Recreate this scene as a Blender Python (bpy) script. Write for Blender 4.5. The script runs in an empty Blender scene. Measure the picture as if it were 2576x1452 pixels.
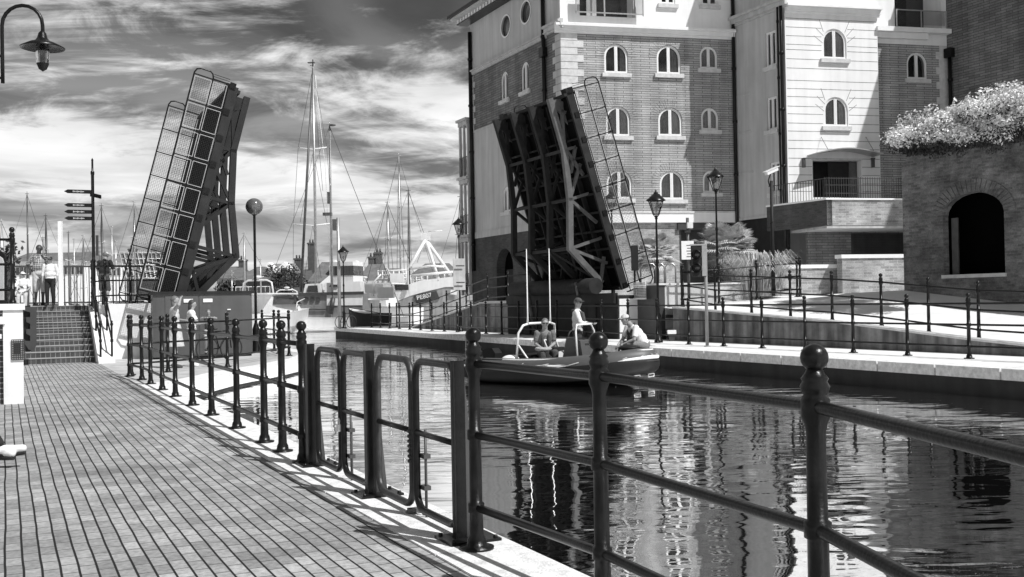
import bpy, bmesh, math, random
from mathutils import Vector, Matrix
from mathutils.geometry import tessellate_polygon
random.seed(7)
C = bpy.context.scene.collection
# ------------------------------------------------------------------ camera model (measured from the photograph)
F, CX, CY, EYE = 2600.0, 1288.0, 726.0, 1.51
_p, _ro = 0.01154, 0.018
FW = Vector((0, math.cos(_p), math.sin(_p))); _u0 = Vector((0, -math.sin(_p), math.cos(_p))); _r0 = Vector((1, 0, 0))
RT = math.cos(_ro)*_r0 - math.sin(_ro)*_u0
UP = math.cos(_ro)*_u0 + math.sin(_ro)*_r0
CAM = Vector((0, 0, EYE))
N2 = Vector((math.cos(math.radians(26.15)), math.sin(math.radians(26.15)), 0))   # across the canal
D2 = Vector((-N2.y, N2.x, 0))                                                    # along the canal
ANG = math.radians(26.15)
def ray(x, y): return FW + RT*((x-CX)/F) - UP*((y-CY)/F)
def at(x, y, Y): d = ray(x, y); return CAM + d*(Y/d.y)
def gz(x, y, z): d = ray(x, y); return CAM + d*((z-EYE)/d.z)
def onA(x, y, a): d = ray(x, y); return CAM + d*(a/d.dot(N2))
def onB(x, y, b): d = ray(x, y); return CAM + d*(b/d.dot(D2))
def AB(a, b, z=0.0): return N2*a + D2*b + Vector((0, 0, z))
def toab(P): return (P.dot(N2), P.dot(D2), P.z)
def onF(x, y, O, U):                 # vertical plane through O along U: (s, z)
    n = Vector((-U.y, U.x, 0)); d = ray(x, y); P = CAM + d*((O-CAM).dot(n)/d.dot(n)); return ((P-O).dot(U), P.z)
# ------------------------------------------------------------------ materials (the photograph is black and white)
def nn(nt, t, **kw):
    n = nt.nodes.new(t)
    for k, v in kw.items(): setattr(n, k, v)
    return n
def g(v): return (v, v, v, 1)
MATS = {}
def M(name, col, rough=0.6, metal=0.0, var=0.25, vs=3.0, bump=0.0, bs=40.0, streak=0.0, coat=0.0, spec=0.5):
    m = bpy.data.materials.new(name); m.use_nodes = True; nt = m.node_tree; L = nt.links
    b = nt.nodes['Principled BSDF']; tc = nn(nt, 'ShaderNodeTexCoord')
    b.inputs['Roughness'].default_value = rough; b.inputs['Metallic'].default_value = metal
    b.inputs['Coat Weight'].default_value = coat; b.inputs['Specular IOR Level'].default_value = spec
    no = nn(nt, 'ShaderNodeTexNoise'); no.inputs['Scale'].default_value = vs; no.inputs['Detail'].default_value = 7; no.inputs['Roughness'].default_value = .65
    L.new(tc.outputs['Object'], no.inputs['Vector'])
    mr = nn(nt, 'ShaderNodeMapRange'); mr.inputs[1].default_value = .3; mr.inputs[2].default_value = .7
    mr.inputs[3].default_value = col*(1-var); mr.inputs[4].default_value = min(col*(1+var), .92)
    L.new(no.outputs['Fac'], mr.inputs[0]); last = mr.outputs[0]
    if streak:
        mp = nn(nt, 'ShaderNodeMapping'); mp.inputs['Scale'].default_value = (1.6, 1.6, .12); L.new(tc.outputs['Object'], mp.inputs[0])
        n2 = nn(nt, 'ShaderNodeTexNoise'); n2.inputs['Scale'].default_value = 2.2; n2.inputs['Detail'].default_value = 6; L.new(mp.outputs[0], n2.inputs['Vector'])
        m2 = nn(nt, 'ShaderNodeMapRange'); m2.inputs[1].default_value = .35; m2.inputs[2].default_value = .7; m2.inputs[3].default_value = 1; m2.inputs[4].default_value = 1-streak
        L.new(n2.outputs['Fac'], m2.inputs[0])
        mu = nn(nt, 'ShaderNodeMath', operation='MULTIPLY'); L.new(last, mu.inputs[0]); L.new(m2.outputs[0], mu.inputs[1]); last = mu.outputs[0]
    L.new(last, b.inputs['Base Color'])
    if bump:
        n3 = nn(nt, 'ShaderNodeTexNoise'); n3.inputs['Scale'].default_value = bs; n3.inputs['Detail'].default_value = 5; L.new(tc.outputs['Object'], n3.inputs['Vector'])
        bp = nn(nt, 'ShaderNodeBump'); bp.inputs['Strength'].default_value = bump; bp.inputs['Distance'].default_value = .02
        L.new(n3.outputs['Fac'], bp.inputs['Height']); L.new(bp.outputs[0], b.inputs['Normal'])
    MATS[name] = m; return m
def BR(name, c1, c2, mortar, bw, bh, ms=.012, off=.5, rough=.8, bump=.5, big=.35, bias=0.0, bigs=.6, smooth=.1, wob=0.0, lines=0.0):
    m = bpy.data.materials.new(name); m.use_nodes = True; nt = m.node_tree; L = nt.links
    b = nt.nodes['Principled BSDF']; b.inputs['Roughness'].default_value = rough
    tc = nn(nt, 'ShaderNodeTexCoord'); br = nn(nt, 'ShaderNodeTexBrick')
    br.offset = off; br.inputs['Scale'].default_value = 1; br.inputs['Mortar Size'].default_value = ms; br.inputs['Mortar Smooth'].default_value = smooth
    br.inputs['Brick Width'].default_value = bw; br.inputs['Row Height'].default_value = bh; br.inputs['Bias'].default_value = bias
    br.inputs['Color1'].default_value = g(c1); br.inputs['Color2'].default_value = g(c2); br.inputs['Mortar'].default_value = g(mortar)
    vec = tc.outputs['UV']
    if wob:
        nw = nn(nt, 'ShaderNodeTexNoise'); nw.inputs['Scale'].default_value = .8; L.new(tc.outputs['UV'], nw.inputs['Vector'])
        va = nn(nt, 'ShaderNodeVectorMath', operation='SCALE'); va.inputs['Scale'].default_value = wob; L.new(nw.outputs['Color'], va.inputs[0])
        vb = nn(nt, 'ShaderNodeVectorMath', operation='ADD'); L.new(tc.outputs['UV'], vb.inputs[0]); L.new(va.outputs[0], vb.inputs[1]); vec = vb.outputs[0]
    L.new(vec, br.inputs['Vector'])
    n1 = nn(nt, 'ShaderNodeTexNoise'); n1.inputs['Scale'].default_value = bigs; n1.inputs['Detail'].default_value = 8; n1.inputs['Roughness'].default_value = .7
    L.new(tc.outputs['UV'], n1.inputs['Vector'])
    mr = nn(nt, 'ShaderNodeMapRange'); mr.inputs[1].default_value = .3; mr.inputs[2].default_value = .7; mr.inputs[3].default_value = 1-big; mr.inputs[4].default_value = 1+big
    L.new(n1.outputs['Fac'], mr.inputs[0])
    n2 = nn(nt, 'ShaderNodeTexNoise'); n2.inputs['Scale'].default_value = 25; n2.inputs['Detail'].default_value = 4; L.new(tc.outputs['UV'], n2.inputs['Vector'])
    m2 = nn(nt, 'ShaderNodeMapRange'); m2.inputs[1].default_value = .3; m2.inputs[2].default_value = .7; m2.inputs[3].default_value = .75; m2.inputs[4].default_value = 1.25
    L.new(n2.outputs['Fac'], m2.inputs[0])
    mm = nn(nt, 'ShaderNodeMath', operation='MULTIPLY'); L.new(mr.outputs[0], mm.inputs[0]); L.new(m2.outputs[0], mm.inputs[1])
    mps = nn(nt, 'ShaderNodeMapping'); mps.inputs['Scale'].default_value = (1.3, .13, 1); L.new(tc.outputs['UV'], mps.inputs[0]); ns_ = nn(nt, 'ShaderNodeTexNoise'); ns_.inputs['Scale'].default_value = 1.4; ns_.inputs['Detail'].default_value = 8; L.new(mps.outputs[0], ns_.inputs['Vector'])
    ms_ = nn(nt, 'ShaderNodeMapRange'); ms_.inputs[1].default_value = .35; ms_.inputs[2].default_value = .65; ms_.inputs[3].default_value = 1.12; ms_.inputs[4].default_value = .78; L.new(ns_.outputs['Fac'], ms_.inputs[0])
    m9 = nn(nt, 'ShaderNodeMath', operation='MULTIPLY'); L.new(mm.outputs[0], m9.inputs[0]); L.new(ms_.outputs[0], m9.inputs[1]); mm = m9
    mx = nn(nt, 'ShaderNodeMix', data_type='RGBA', blend_type='MULTIPLY'); mx.inputs[0].default_value = 1
    cout = br.outputs['Color']
    if lines:                          # continuous open joints between the rows
        sx_ = nn(nt, 'ShaderNodeSeparateXYZ'); L.new(vec, sx_.inputs[0]); dv_ = nn(nt, 'ShaderNodeMath', operation='DIVIDE'); L.new(sx_.outputs[1], dv_.inputs[0]); dv_.inputs[1].default_value = bh
        fr_ = nn(nt, 'ShaderNodeMath', operation='FRACT'); L.new(dv_.outputs[0], fr_.inputs[0]); pp_ = nn(nt, 'ShaderNodeMath', operation='PINGPONG'); L.new(dv_.outputs[0], pp_.inputs[0]); pp_.inputs[1].default_value = .5
        ml_ = nn(nt, 'ShaderNodeMapRange'); ml_.inputs[1].default_value = lines*.6; ml_.inputs[2].default_value = lines; ml_.inputs[3].default_value = .03; ml_.inputs[4].default_value = 1; L.new(pp_.outputs[0], ml_.inputs[0])
        mz_ = nn(nt, 'ShaderNodeMix', data_type='RGBA', blend_type='MULTIPLY'); mz_.inputs[0].default_value = 1; L.new(br.outputs['Color'], mz_.inputs[6]); L.new(ml_.outputs[0], mz_.inputs[7]); cout = mz_.outputs[2]
    L.new(cout, mx.inputs[6]); L.new(mm.outputs[0], mx.inputs[7]); L.new(mx.outputs[2], b.inputs['Base Color'])
    bp = nn(nt, 'ShaderNodeBump', invert=True); bp.inputs['Strength'].default_value = bump; bp.inputs['Distance'].default_value = .01
    L.new(br.outputs['Fac'], bp.inputs['Height']); L.new(bp.outputs[0], b.inputs['Normal'])
    MATS[name] = m; return m
M('black_iron', .008, .3, 0, .6, 9, bump=.12, bs=60, spec=.3); M('black_worn', .03, .45, 0, .5, 14, bump=.2)
M('dark_steel', .017, .6, 0, .35, 3, streak=.3, spec=.3); M('deck_under', .006, .9, 0, .4, 2, spec=.08)
M('truss_sunlit', .11, .5, 0, .3, 3, streak=.3); M('shade_black', .002, .9, 0, .2, 2, spec=.05); M('under_steel', .022, .7, 0, .4, 3, spec=.2); M('hull_mid', .30, .5, 0, .2, 2, streak=.3); M('mid_steel', .09, .45, 0, .3, 4, streak=.3)  # pale truss tone has sunlight painted in; near-black paints the dark inside openings
M('white_paint', .88, .5, 0, .06, 1.5); M('white_wall', .86, .8, 0, .1, 1.2, streak=.12, bump=.1)
M('white_frame', .8, .4, 0, .05, 3); M('white_metal', .75, .3, 0, .08, 5)
M('stucco_shade', .56, .85, 0, .1, .5, streak=.22, bump=.05); M('stucco_light', .86, .85, 0, .07, .5, streak=.08, bump=.05)  # same render twice; the darker tone paints shade onto faces turned from the sun
M('mid_nosing', .33, .85, 0, .2, 4); M('stone', .62, .85, 0, .18, 4, bump=.3); M('coping', .72, .9, 0, .28, 9, bump=.6, bs=60)
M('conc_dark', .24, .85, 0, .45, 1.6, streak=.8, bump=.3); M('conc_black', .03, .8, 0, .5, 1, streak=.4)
M('conc_light', .5, .85, 0, .2, 1.2, streak=.3, bump=.1); M('paving', .74, .85, 0, .12, .9, bump=.1)
M('dark_paint', .05, .45, 0, .2, 2, streak=.2); M('cabinet', .085, .4, 0, .12, 2, streak=.2)
M('dark_roof', .09, .8, 0, .3, 2, streak=.2); M('roof_mid', .14, .85, 0, .3, 1, streak=.2); M('roof_light', .22, .85, 0, .25, 1, streak=.3)
M('glass_dark', .03, .06, 0, .3, 1, spec=1.0); M('curtain', .5, .9, 0, .3, 6, streak=.6)
M('skin', .30, .55, 0, .06, 12); M('skin_dark', .07, .5, 0, .1, 12); M('hair_dark', .04, .6, 0, .4, 40); M('hair_fair', .13, .6, 0, .4, 40)
M('cloth_white', .72, .9, 0, .12, 8, bump=.9, bs=14); M('cloth_black', .018, .9, 0, .3, 8, bump=.9, bs=14); M('cloth_mid', .17, .9, 0, .2, 8, bump=1.0, bs=14)
M('cloth_light', .5, .9, 0, .15, 8, bump=1.0, bs=14); M('cloth_dark', .07, .9, 0, .3, 8, bump=1.0, bs=14)
M('shoe_white', .8, .5, 0, .06, 8); M('rubber', .02, .6, 0, .3, 8)
M('rib_grey', .085, .5, 0, .1, 3); M('rib_white', .75, .35, 0, .06, 3); M('rib_dark', .018, .5, 0, .2, 3, spec=.15); M('hull_grey', .2, .4, 0, .2, 1, streak=.3)
M('boat_white', .72, .3, 0, .06, 1.5, streak=.1); M('alu', .45, .35, .6, .15, 5); M('mast_dark', .08, .4, 0, .2, 4); M('rope', .35, .9, 0, .2, 20)
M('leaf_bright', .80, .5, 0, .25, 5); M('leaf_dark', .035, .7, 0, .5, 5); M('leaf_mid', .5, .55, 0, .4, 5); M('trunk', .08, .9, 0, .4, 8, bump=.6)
M('globe', .10, .12, .0, .1, 2, coat=1.0, spec=1.0); M('lamp_glass', .35, .08, 0, .2, 2, spec=1.0); M('soil', .05, .95, 0, .4, 3)
BR('walk_brick', .37, .23, .08, .215, .096, .007, off=.37, rough=.85, bump=.5, big=.32, bigs=.9, smooth=.2, wob=.03, lines=.085)
BR('step_brick', .075, .05, .26, .125, .147, .007, off=0, bump=.3, big=.2); BR('wall_brick_dark', .10, .06, .42, .22, .085, .009, bump=.4, big=.3)
BR('brick_sun', .46, .34, .10, .9, .11, .012, bump=.7, big=.18, bigs=.3); BR('brick_shade', .22, .14, .06, .6, .125, .012, bump=.5, big=.4, bigs=.3)  # building brick in sunlit and shaded copies, light painted into the tone
BR('brick_old', .20, .10, .17, .24, .082, .010, bump=.6, big=.75, bigs=.9); BR('brick_pale', .42, .22, .40, .34, .1, .010, bump=.4, big=.35)
BR('brick_base', .08, .045, .07, .3, .09, .012, bump=.4, big=.4)
def glass_mat():
    m = bpy.data.materials.new('clear_glass'); m.use_nodes = True; nt = m.node_tree; L = nt.links; nt.nodes.clear()
    o = nn(nt, 'ShaderNodeOutputMaterial'); mx = nn(nt, 'ShaderNodeMixShader'); t = nn(nt, 'ShaderNodeBsdfTransparent'); gl = nn(nt, 'ShaderNodeBsdfGlossy')
    t.inputs[0].default_value = g(.72); gl.inputs['Roughness'].default_value = .03; fr = nn(nt, 'ShaderNodeFresnel'); fr.inputs[0].default_value = 1.5
    no = nn(nt, 'ShaderNodeTexNoise'); no.inputs['Scale'].default_value = 9; mr = nn(nt, 'ShaderNodeMapRange'); mr.inputs[3].default_value = 0; mr.inputs[4].default_value = .12
    ad = nn(nt, 'ShaderNodeMath', operation='ADD'); L.new(no.outputs['Fac'], mr.inputs[0]); L.new(mr.outputs[0], ad.inputs[0]); L.new(fr.outputs[0], ad.inputs[1])
    L.new(ad.outputs[0], mx.inputs[0]); L.new(t.outputs[0], mx.inputs[1]); L.new(gl.outputs[0], mx.inputs[2]); L.new(mx.outputs[0], o.inputs[0]); MATS['clear_glass'] = m
glass_mat()
def water_mat():
    m = bpy.data.materials.new('canal_water'); m.use_nodes = True; nt = m.node_tree; L = nt.links; nt.nodes.clear()
    o = nn(nt, 'ShaderNodeOutputMaterial'); mx = nn(nt, 'ShaderNodeMixShader'); df = nn(nt, 'ShaderNodeBsdfDiffuse'); gl = nn(nt, 'ShaderNodeBsdfGlossy')
    df.inputs[0].default_value = g(.03); gl.inputs['Roughness'].default_value = .015; gl.inputs[0].default_value = g(1)
    tc = nn(nt, 'ShaderNodeTexCoord')
    def noise(sc, mpx, mpy, det=3, dist=0.0):
        mp = nn(nt, 'ShaderNodeMapping'); mp.inputs['Scale'].default_value = (mpx, mpy, 1); mp.inputs['Rotation'].default_value = (0, 0, .06); L.new(tc.outputs['Object'], mp.inputs[0])
        n = nn(nt, 'ShaderNodeTexNoise'); n.inputs['Scale'].default_value = sc; n.inputs['Detail'].default_value = det; n.inputs['Distortion'].default_value = dist; L.new(mp.outputs[0], n.inputs['Vector']); return n.outputs['Fac']
    a = noise(1.15, .8, 1.9, 1.2, .6); b = noise(3.6, .55, 2.0, 2, .4); c = noise(.18, 1, 1.6, 2)
    w = nn(nt, 'ShaderNodeMath', operation='MULTIPLY'); L.new(b, w.inputs[0]); w.inputs[1].default_value = .16
    ad = nn(nt, 'ShaderNodeMath', operation='ADD'); L.new(a, ad.inputs[0]); L.new(w.outputs[0], ad.inputs[1])
    am = nn(nt, 'ShaderNodeMapRange'); am.inputs[1].default_value = .35; am.inputs[2].default_value = .65; am.inputs[3].default_value = .35; am.inputs[4].default_value = 1.6; L.new(c, am.inputs[0])
    hh = nn(nt, 'ShaderNodeMath', operation='MULTIPLY'); L.new(ad.outputs[0], hh.inputs[0]); L.new(am.outputs[0], hh.inputs[1])
    bp = nn(nt, 'ShaderNodeBump'); bp.inputs['Strength'].default_value = 1.0; bp.inputs['Distance'].default_value = .013; L.new(hh.outputs[0], bp.inputs['Height'])
    L.new(bp.outputs[0], gl.inputs['Normal']); L.new(bp.outputs[0], df.inputs['Normal'])
    fr = nn(nt, 'ShaderNodeFresnel'); fr.inputs[0].default_value = 7.5; L.new(bp.outputs[0], fr.inputs['Normal'])
    fm = nn(nt, 'ShaderNodeMapRange'); fm.inputs[1].default_value = .5; fm.inputs[2].default_value = .85; fm.inputs[3].default_value = .93; fm.inputs[4].default_value = 1.0; L.new(fr.outputs[0], fm.inputs[0]); L.new(fm.outputs[0], mx.inputs[0]); L.new(df.outputs[0], mx.inputs[1]); L.new(gl.outputs[0], mx.inputs[2]); L.new(mx.outputs[0], o.inputs[0]); MATS['water'] = m
water_mat()
def check_mat():
    m = bpy.data.materials.new('checked_cloth'); m.use_nodes = True; nt = m.node_tree; L = nt.links; b = nt.nodes['Principled BSDF']; b.inputs['Roughness'].default_value = .9
    tc = nn(nt, 'ShaderNodeTexCoord'); br = nn(nt, 'ShaderNodeTexBrick'); br.offset = 0; br.inputs['Scale'].default_value = 1; br.inputs['Brick Width'].default_value = .055; br.inputs['Row Height'].default_value = .055; br.inputs['Mortar Size'].default_value = .006
    br.inputs['Color1'].default_value = g(.05); br.inputs['Color2'].default_value = g(.09); br.inputs['Mortar'].default_value = g(.5)
    L.new(tc.outputs['UV'], br.inputs['Vector']); L.new(br.outputs['Color'], b.inputs['Base Color']); MATS['check'] = m
check_mat()
# ------------------------------------------------------------------ mesh helpers
def boxuv(me):
    uv = me.uv_layers.new(name='UVMap').data; vs = me.vertices
    for p in me.polygons:
        n = p.normal
        for li in p.loop_indices:
            co = vs[me.loops[li].vertex_index].co
            if abs(n.z) > .7: uv[li].uv = (co.dot(D2), co.dot(N2))
            else:
                h = math.hypot(n.x, n.y) or 1
                t = (-n.y/h, n.x/h)
                if t[0] < 0: t = (-t[0], -t[1])
                uv[li].uv = (co.x*t[0]+co.y*t[1], co.z)
class MB:
    def __init__(s): s.v = []; s.f = []; s.sm = []
    def add(s, vs, fs, smooth=False):
        o = len(s.v); s.v += [Vector(v) for v in vs]; s.f += [[i+o for i in f] for f in fs]; s.sm += [smooth]*len(fs); return s
    def box(s, c, X, Y, Z):           # centre and three half-axis vectors
        c, X, Y, Z = Vector(c), Vector(X), Vector(Y), Vector(Z)
        vs = [c+X*i+Y*j+Z*k for k in (-1, 1) for j in (-1, 1) for i in (-1, 1)]
        fs = [(0, 2, 3, 1), (4, 5, 7, 6), (0, 1, 5, 4), (2, 6, 7, 3), (0, 4, 6, 2), (1, 3, 7, 5)]
        if X.cross(Y).dot(Z) < 0: fs = [f[::-1] for f in fs]
        return s.add(vs, fs)
    def bx(s, x0, x1, y0, y1, z0, z1): return s.box(((x0+x1)/2, (y0+y1)/2, (z0+z1)/2), ((x1-x0)/2, 0, 0), (0, (y1-y0)/2, 0), (0, 0, (z1-z0)/2))
    def cb(s, a0, a1, b0, b1, z0, z1): # box in canal frame
        return s.box(AB((a0+a1)/2, (b0+b1)/2, (z0+z1)/2), N2*((a1-a0)/2), D2*((b1-b0)/2), (0, 0, (z1-z0)/2))
    def bar(s, p, q, w, h=None, up=(0, 0, 1)):
        p, q = Vector(p), Vector(q); h = h or w; d = (q-p)
        if d.length < 1e-6: return s
        x = d.normalized(); u = Vector(up)
        if abs(x.dot(u)) > .97: u = Vector((1, 0, 0))
        y = x.cross(u).normalized(); z = y.cross(x).normalized()
        return s.box((p+q)/2, d/2, y*(w/2), z*(h/2))
    def tube(s, pts, r, n=8, cap=True):
        pts = [Vector(p) for p in pts]; rs = r if isinstance(r, (list, tuple)) else [r]*len(pts); vs = []; prev = None
        for i, p in enumerate(pts):
            d = (pts[min(i+1, len(pts)-1)] - pts[max(i-1, 0)]).normalized()
            if prev is None:
                u = Vector((0, 0, 1)) if abs(d.z) < .9 else Vector((1, 0, 0)); x = d.cross(u).normalized()
            else:
                x = (prev - d*prev.dot(d)); x = x.normalized() if x.length > 1e-6 else d.orthogonal().normalized()
            prev = x; y = d.cross(x)
            vs += [p + (x*math.cos(2*math.pi*k/n) + y*math.sin(2*math.pi*k/n))*rs[i] for k in range(n)]
        fs = [[i*n+k, i*n+(k+1) % n, (i+1)*n+(k+1) % n, (i+1)*n+k] for i in range(len(pts)-1) for k in range(n)]
        s.add(vs, fs, True)
        if cap: o = len(s.v)-len(vs); s.f += [[o+k for k in range(n)][::-1], [o+(len(pts)-1)*n+k for k in range(n)]]; s.sm += [False, False]
        return s
    def lathe(s, prof, c=(0, 0, 0), n=16, ax=None):
        c = Vector(c); vs = []
        A = Vector(ax).normalized() if ax else Vector((0, 0, 1)); X = A.orthogonal().normalized() if ax else Vector((1, 0, 0)); Y = A.cross(X)
        for r, z in prof: vs += [c + A*z + (X*math.cos(2*math.pi*k/n)+Y*math.sin(2*math.pi*k/n))*max(r, 1e-4) for k in range(n)]
        fs = [[i*n+k, i*n+(k+1) % n, (i+1)*n+(k+1) % n, (i+1)*n+k] for i in range(len(prof)-1) for k in range(n)]
        return s.add(vs, fs, True)
    def ball(s, c, r, n=14, m=8, sc=(1, 1, 1)):
        o = len(s.v); s.lathe([(r*math.sin(math.pi*i/m), -r*math.cos(math.pi*i/m)) for i in range(m+1)], (0, 0, 0), n)
        for k in range(o, len(s.v)):
            v = s.v[k]; s.v[k] = Vector((v.x*sc[0], v.y*sc[1], v.z*sc[2])) + Vector(c)
        return s
    def prism(s, poly, ex):            # planar 3d polygon extruded by vector
        poly = [Vector(p) for p in poly]; n = len(poly); ex = Vector(ex)
        nm = Vector((0, 0, 0))
        for i in range(n): nm += poly[i].cross(poly[(i+1) % n])
        if nm.dot(ex) > 0: poly = poly[::-1]
        tri = tessellate_polygon([poly]); vs = poly + [p+ex for p in poly]
        nm2 = -ex; fs = []
        for t in tri:
            t = list(t)
            if (poly[t[1]]-poly[t[0]]).cross(poly[t[2]]-poly[t[0]]).dot(ex) > 0: t = t[::-1]
            fs.append(t); fs.append([i+n for i in t[::-1]])
        fs += [[(i+1) % n, i, i+n, (i+1) % n+n] for i in range(n)]
        return s.add(vs, fs)
    def quad(s, *p): return s.add(p, [list(range(len(p)))])
    def build(s, name, mat, parent=None):
        me = bpy.data.meshes.new(name); me.from_pydata([tuple(v) for v in s.v], [], s.f); me.validate()
        if len(me.polygons) == len(s.sm): me.polygons.foreach_set('use_smooth', s.sm)
        boxuv(me); me.materials.append(MATS[mat] if isinstance(mat, str) else mat)
        o = bpy.data.objects.new(name, me); C.objects.link(o)
        if parent: setpar(o, parent, True)
        me.update(); return o
def wm(o):
    m = Matrix.Translation(o.location) @ o.rotation_euler.to_matrix().to_4x4()
    return (wm(o.parent) @ m) if o.parent else m
def setpar(o, parent, xf=False):
    if xf: o.data.transform(wm(parent).inverted())
    o.parent = parent
def tag(o, label=None, cat=None, group=None, kind=None):
    if label: o['label'] = label
    if cat: o['category'] = cat
    if group: o['group'] = group
    if kind: o['kind'] = kind
    return o
def thing(name, label, cat, loc=(0, 0, 0), rz=0.0, group=None):
    o = bpy.data.objects.new(name, None); C.objects.link(o); o.location = loc; o.rotation_euler = (0, 0, rz); o.empty_display_size = .2
    return tag(o, label, cat, group)
def struct(mb, name, mat): return tag(mb.build(name, mat), kind='structure')
def copy_tree(o, parent=None):
    c = o.copy(); C.objects.link(c)
    if parent: c.parent = parent
    for ch in list(o.children): copy_tree(ch, c)
    return c
def V3(*a): return Vector(a)
Z3 = Vector((0, 0, 1))
def lerp(p, q, t): return p + (q-p)*t
def arc_rect(x0, x1, z0, z1, r, n=5, corners=(1, 1, 1, 1)):   # rounded rectangle path, closed, (s,z)
    pts = []
    for (cx, cz, a0, on) in ((x1-r, z1-r, 0, corners[0]), (x0+r, z1-r, 90, corners[1]), (x0+r, z0+r, 180, corners[2]), (x1-r, z0+r, 270, corners[3])):
        if on:
            for k in range(n+1):
                t = math.radians(a0+90*k/n); pts.append((cx+r*math.cos(t), cz+r*math.sin(t)))
        else:
            pts.append((x1 if a0 in (0, 270) else x0, z1 if a0 in (0, 90) else z0))
    return pts
# ================================================================== SETTING
WZ, FQ = -.35, .16
w = MB(); w.quad(V3(-260, -30, WZ), V3(260, -30, WZ), V3(260, 330, WZ), V3(-260, 330, WZ)); struct(w, 'water', 'water')
def slab(poly_ab, z1, z0, name, mat):
    m = MB(); m.prism([AB(a, b, z1) for a, b in poly_ab], (0, 0, z0-z1)); return struct(m, name, mat)
edge = [(2.82, -6), (2.82, 20.8), (3.7, 21.9), (4.77, 23.9), (6.06, 25.7), (7.6, 28.3), (8.6, 31), (8.8, 38)]
inner = [(2.28, -6), (2.28, 21.0), (3.2, 22.2), (4.25, 24.15), (5.55, 25.95), (7.1, 28.6), (8.1, 31.1), (8.3, 38)]
slab([(-22, -6), (2.28, -6), (2.28, 21.0), (2.28, 31.3), (-22, 31.3)], 0, -1.3, 'walkway_paving', 'walk_brick')
slab([(2.285, 21.0), (3.2, 22.2), (4.25, 24.15), (5.55, 25.95), (7.1, 28.6), (8.1, 31.1), (8.3, 38), (2.285, 38)], .003, -1.3, 'pier_paving', 'conc_light')
m = MB()
for i in range(len(edge)-1):
    (a0, b0), (a1, b1) = edge[i], edge[i+1]; (c0, d0), (c1, d1) = inner[i], inner[i+1]
    L = math.hypot(a1-a0, b1-b0); n = max(1, round(L/1.15))
    for k in range(n):
        t0, t1 = (k+.006)/n, (k+1-.006)/n
        P = [AB(a0+(a1-a0)*t0, b0+(b1-b0)*t0, .012), AB(a0+(a1-a0)*t1, b0+(b1-b0)*t1, .012), AB(c0+(c1-c0)*t1, d0+(d1-d0)*t1, .012), AB(c0+(c1-c0)*t0, d0+(d1-d0)*t0, .012)]
        m.prism(P, (0, 0, -.3))
struct(m, 'kerb_stones', 'coping')
m = MB()
for i in range(len(edge)-1):
    (a0, b0), (a1, b1) = edge[i], edge[i+1]; (c0, d0), (c1, d1) = inner[i], inner[i+1]
    m.prism([AB(a0-.03, b0, -.29), AB(a1-.03, b1, -.29), AB(c1, d1, -.29), AB(c0, d0, -.29)], (0, 0, -1.2))
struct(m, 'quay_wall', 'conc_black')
# far quay: walkway, coping stones, dark wall
slab([(16.27, -6), (16.27, 22), (17.42, 56.4), (26, 56.4), (26, 42), (19.15, 42), (19.15, -6)], FQ-.004, -1.3, 'far_quay_paving', 'paving')
m = MB(); b = -6.0; QE = 57.0
qa = lambda b: 15.58 + max(0, b-22)*.033
while b < QE:
    b1 = min(b+1.42, QE)-.02; m.prism([AB(qa(b), b+.02, FQ+.01), AB(qa(b1), b1, FQ+.01), AB(qa(b1)+.7, b1, FQ+.01), AB(qa(b)+.7, b+.02, FQ+.01)], (0, 0, -.2)); b += 1.42
for k in range(6): m.cb(17.46+k*1.4, 18.84+k*1.4, QE-.6, QE, FQ-.19, FQ+.01)
struct(m, 'far_quay_kerb_stones', 'coping')
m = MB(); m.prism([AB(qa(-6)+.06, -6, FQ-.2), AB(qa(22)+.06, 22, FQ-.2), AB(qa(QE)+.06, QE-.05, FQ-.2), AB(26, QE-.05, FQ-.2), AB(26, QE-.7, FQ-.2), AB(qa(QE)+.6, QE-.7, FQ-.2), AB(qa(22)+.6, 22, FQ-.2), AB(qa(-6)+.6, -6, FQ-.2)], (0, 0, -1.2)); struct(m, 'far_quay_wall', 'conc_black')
# sloping paving behind the right-hand retaining wall
m = MB(); rows = [(-6, .0, .3), (8, .05, .6), (12, .17, .78), (16, .42, .95), (18.8, .6, 1.17), (22.9, .87, 1.61), (27.2, 1.14, 1.5), (28.2, 1.2, 1.5)]
for i in range(len(rows)-1):
    (b0, z0, y0), (b1, z1, y1) = rows[i], rows[i+1]
    for k in range(4):
        a0, a1 = 19.2+5.4*k/4, 19.2+5.4*(k+1)/4
        zz = lambda z, y, a: z + (y-z)*(a-19.2)/5.4
        m.quad(AB(a0, b0, zz(z0, y0, a0)), AB(a1, b0, zz(z0, y0, a1)), AB(a1, b1, zz(z1, y1, a1)), AB(a0, b1, zz(z1, y1, a0)))
struct(m, 'ramp_paving', 'paving')
slab([(18.3, 29.2), (18.3, 37.5), (19.2, 38), (19.2, 42), (60, 42), (60, 10), (24.55, 10), (24.55, 28.2), (19.3, 28.2), (19.3, 29.2)], 1.5, -1, 'raised_ground', 'paving')
m = MB()
for (b0, z0), (b1, z1) in (((42, 1.38), (50.5, .17)),):
    m.quad(AB(19.2, b0, z0), AB(21.4, b0, z0), AB(21.4, b1, z1), AB(19.2, b1, z1))
struct(m, 'far_ramp_paving', 'paving')
# far harbour bank
slab([(-200, 150), (-40, 128), (60, 128), (200, 150), (200, 320), (-200, 320)], .7, -1.5, 'far_bank', 'conc_light')

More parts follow.
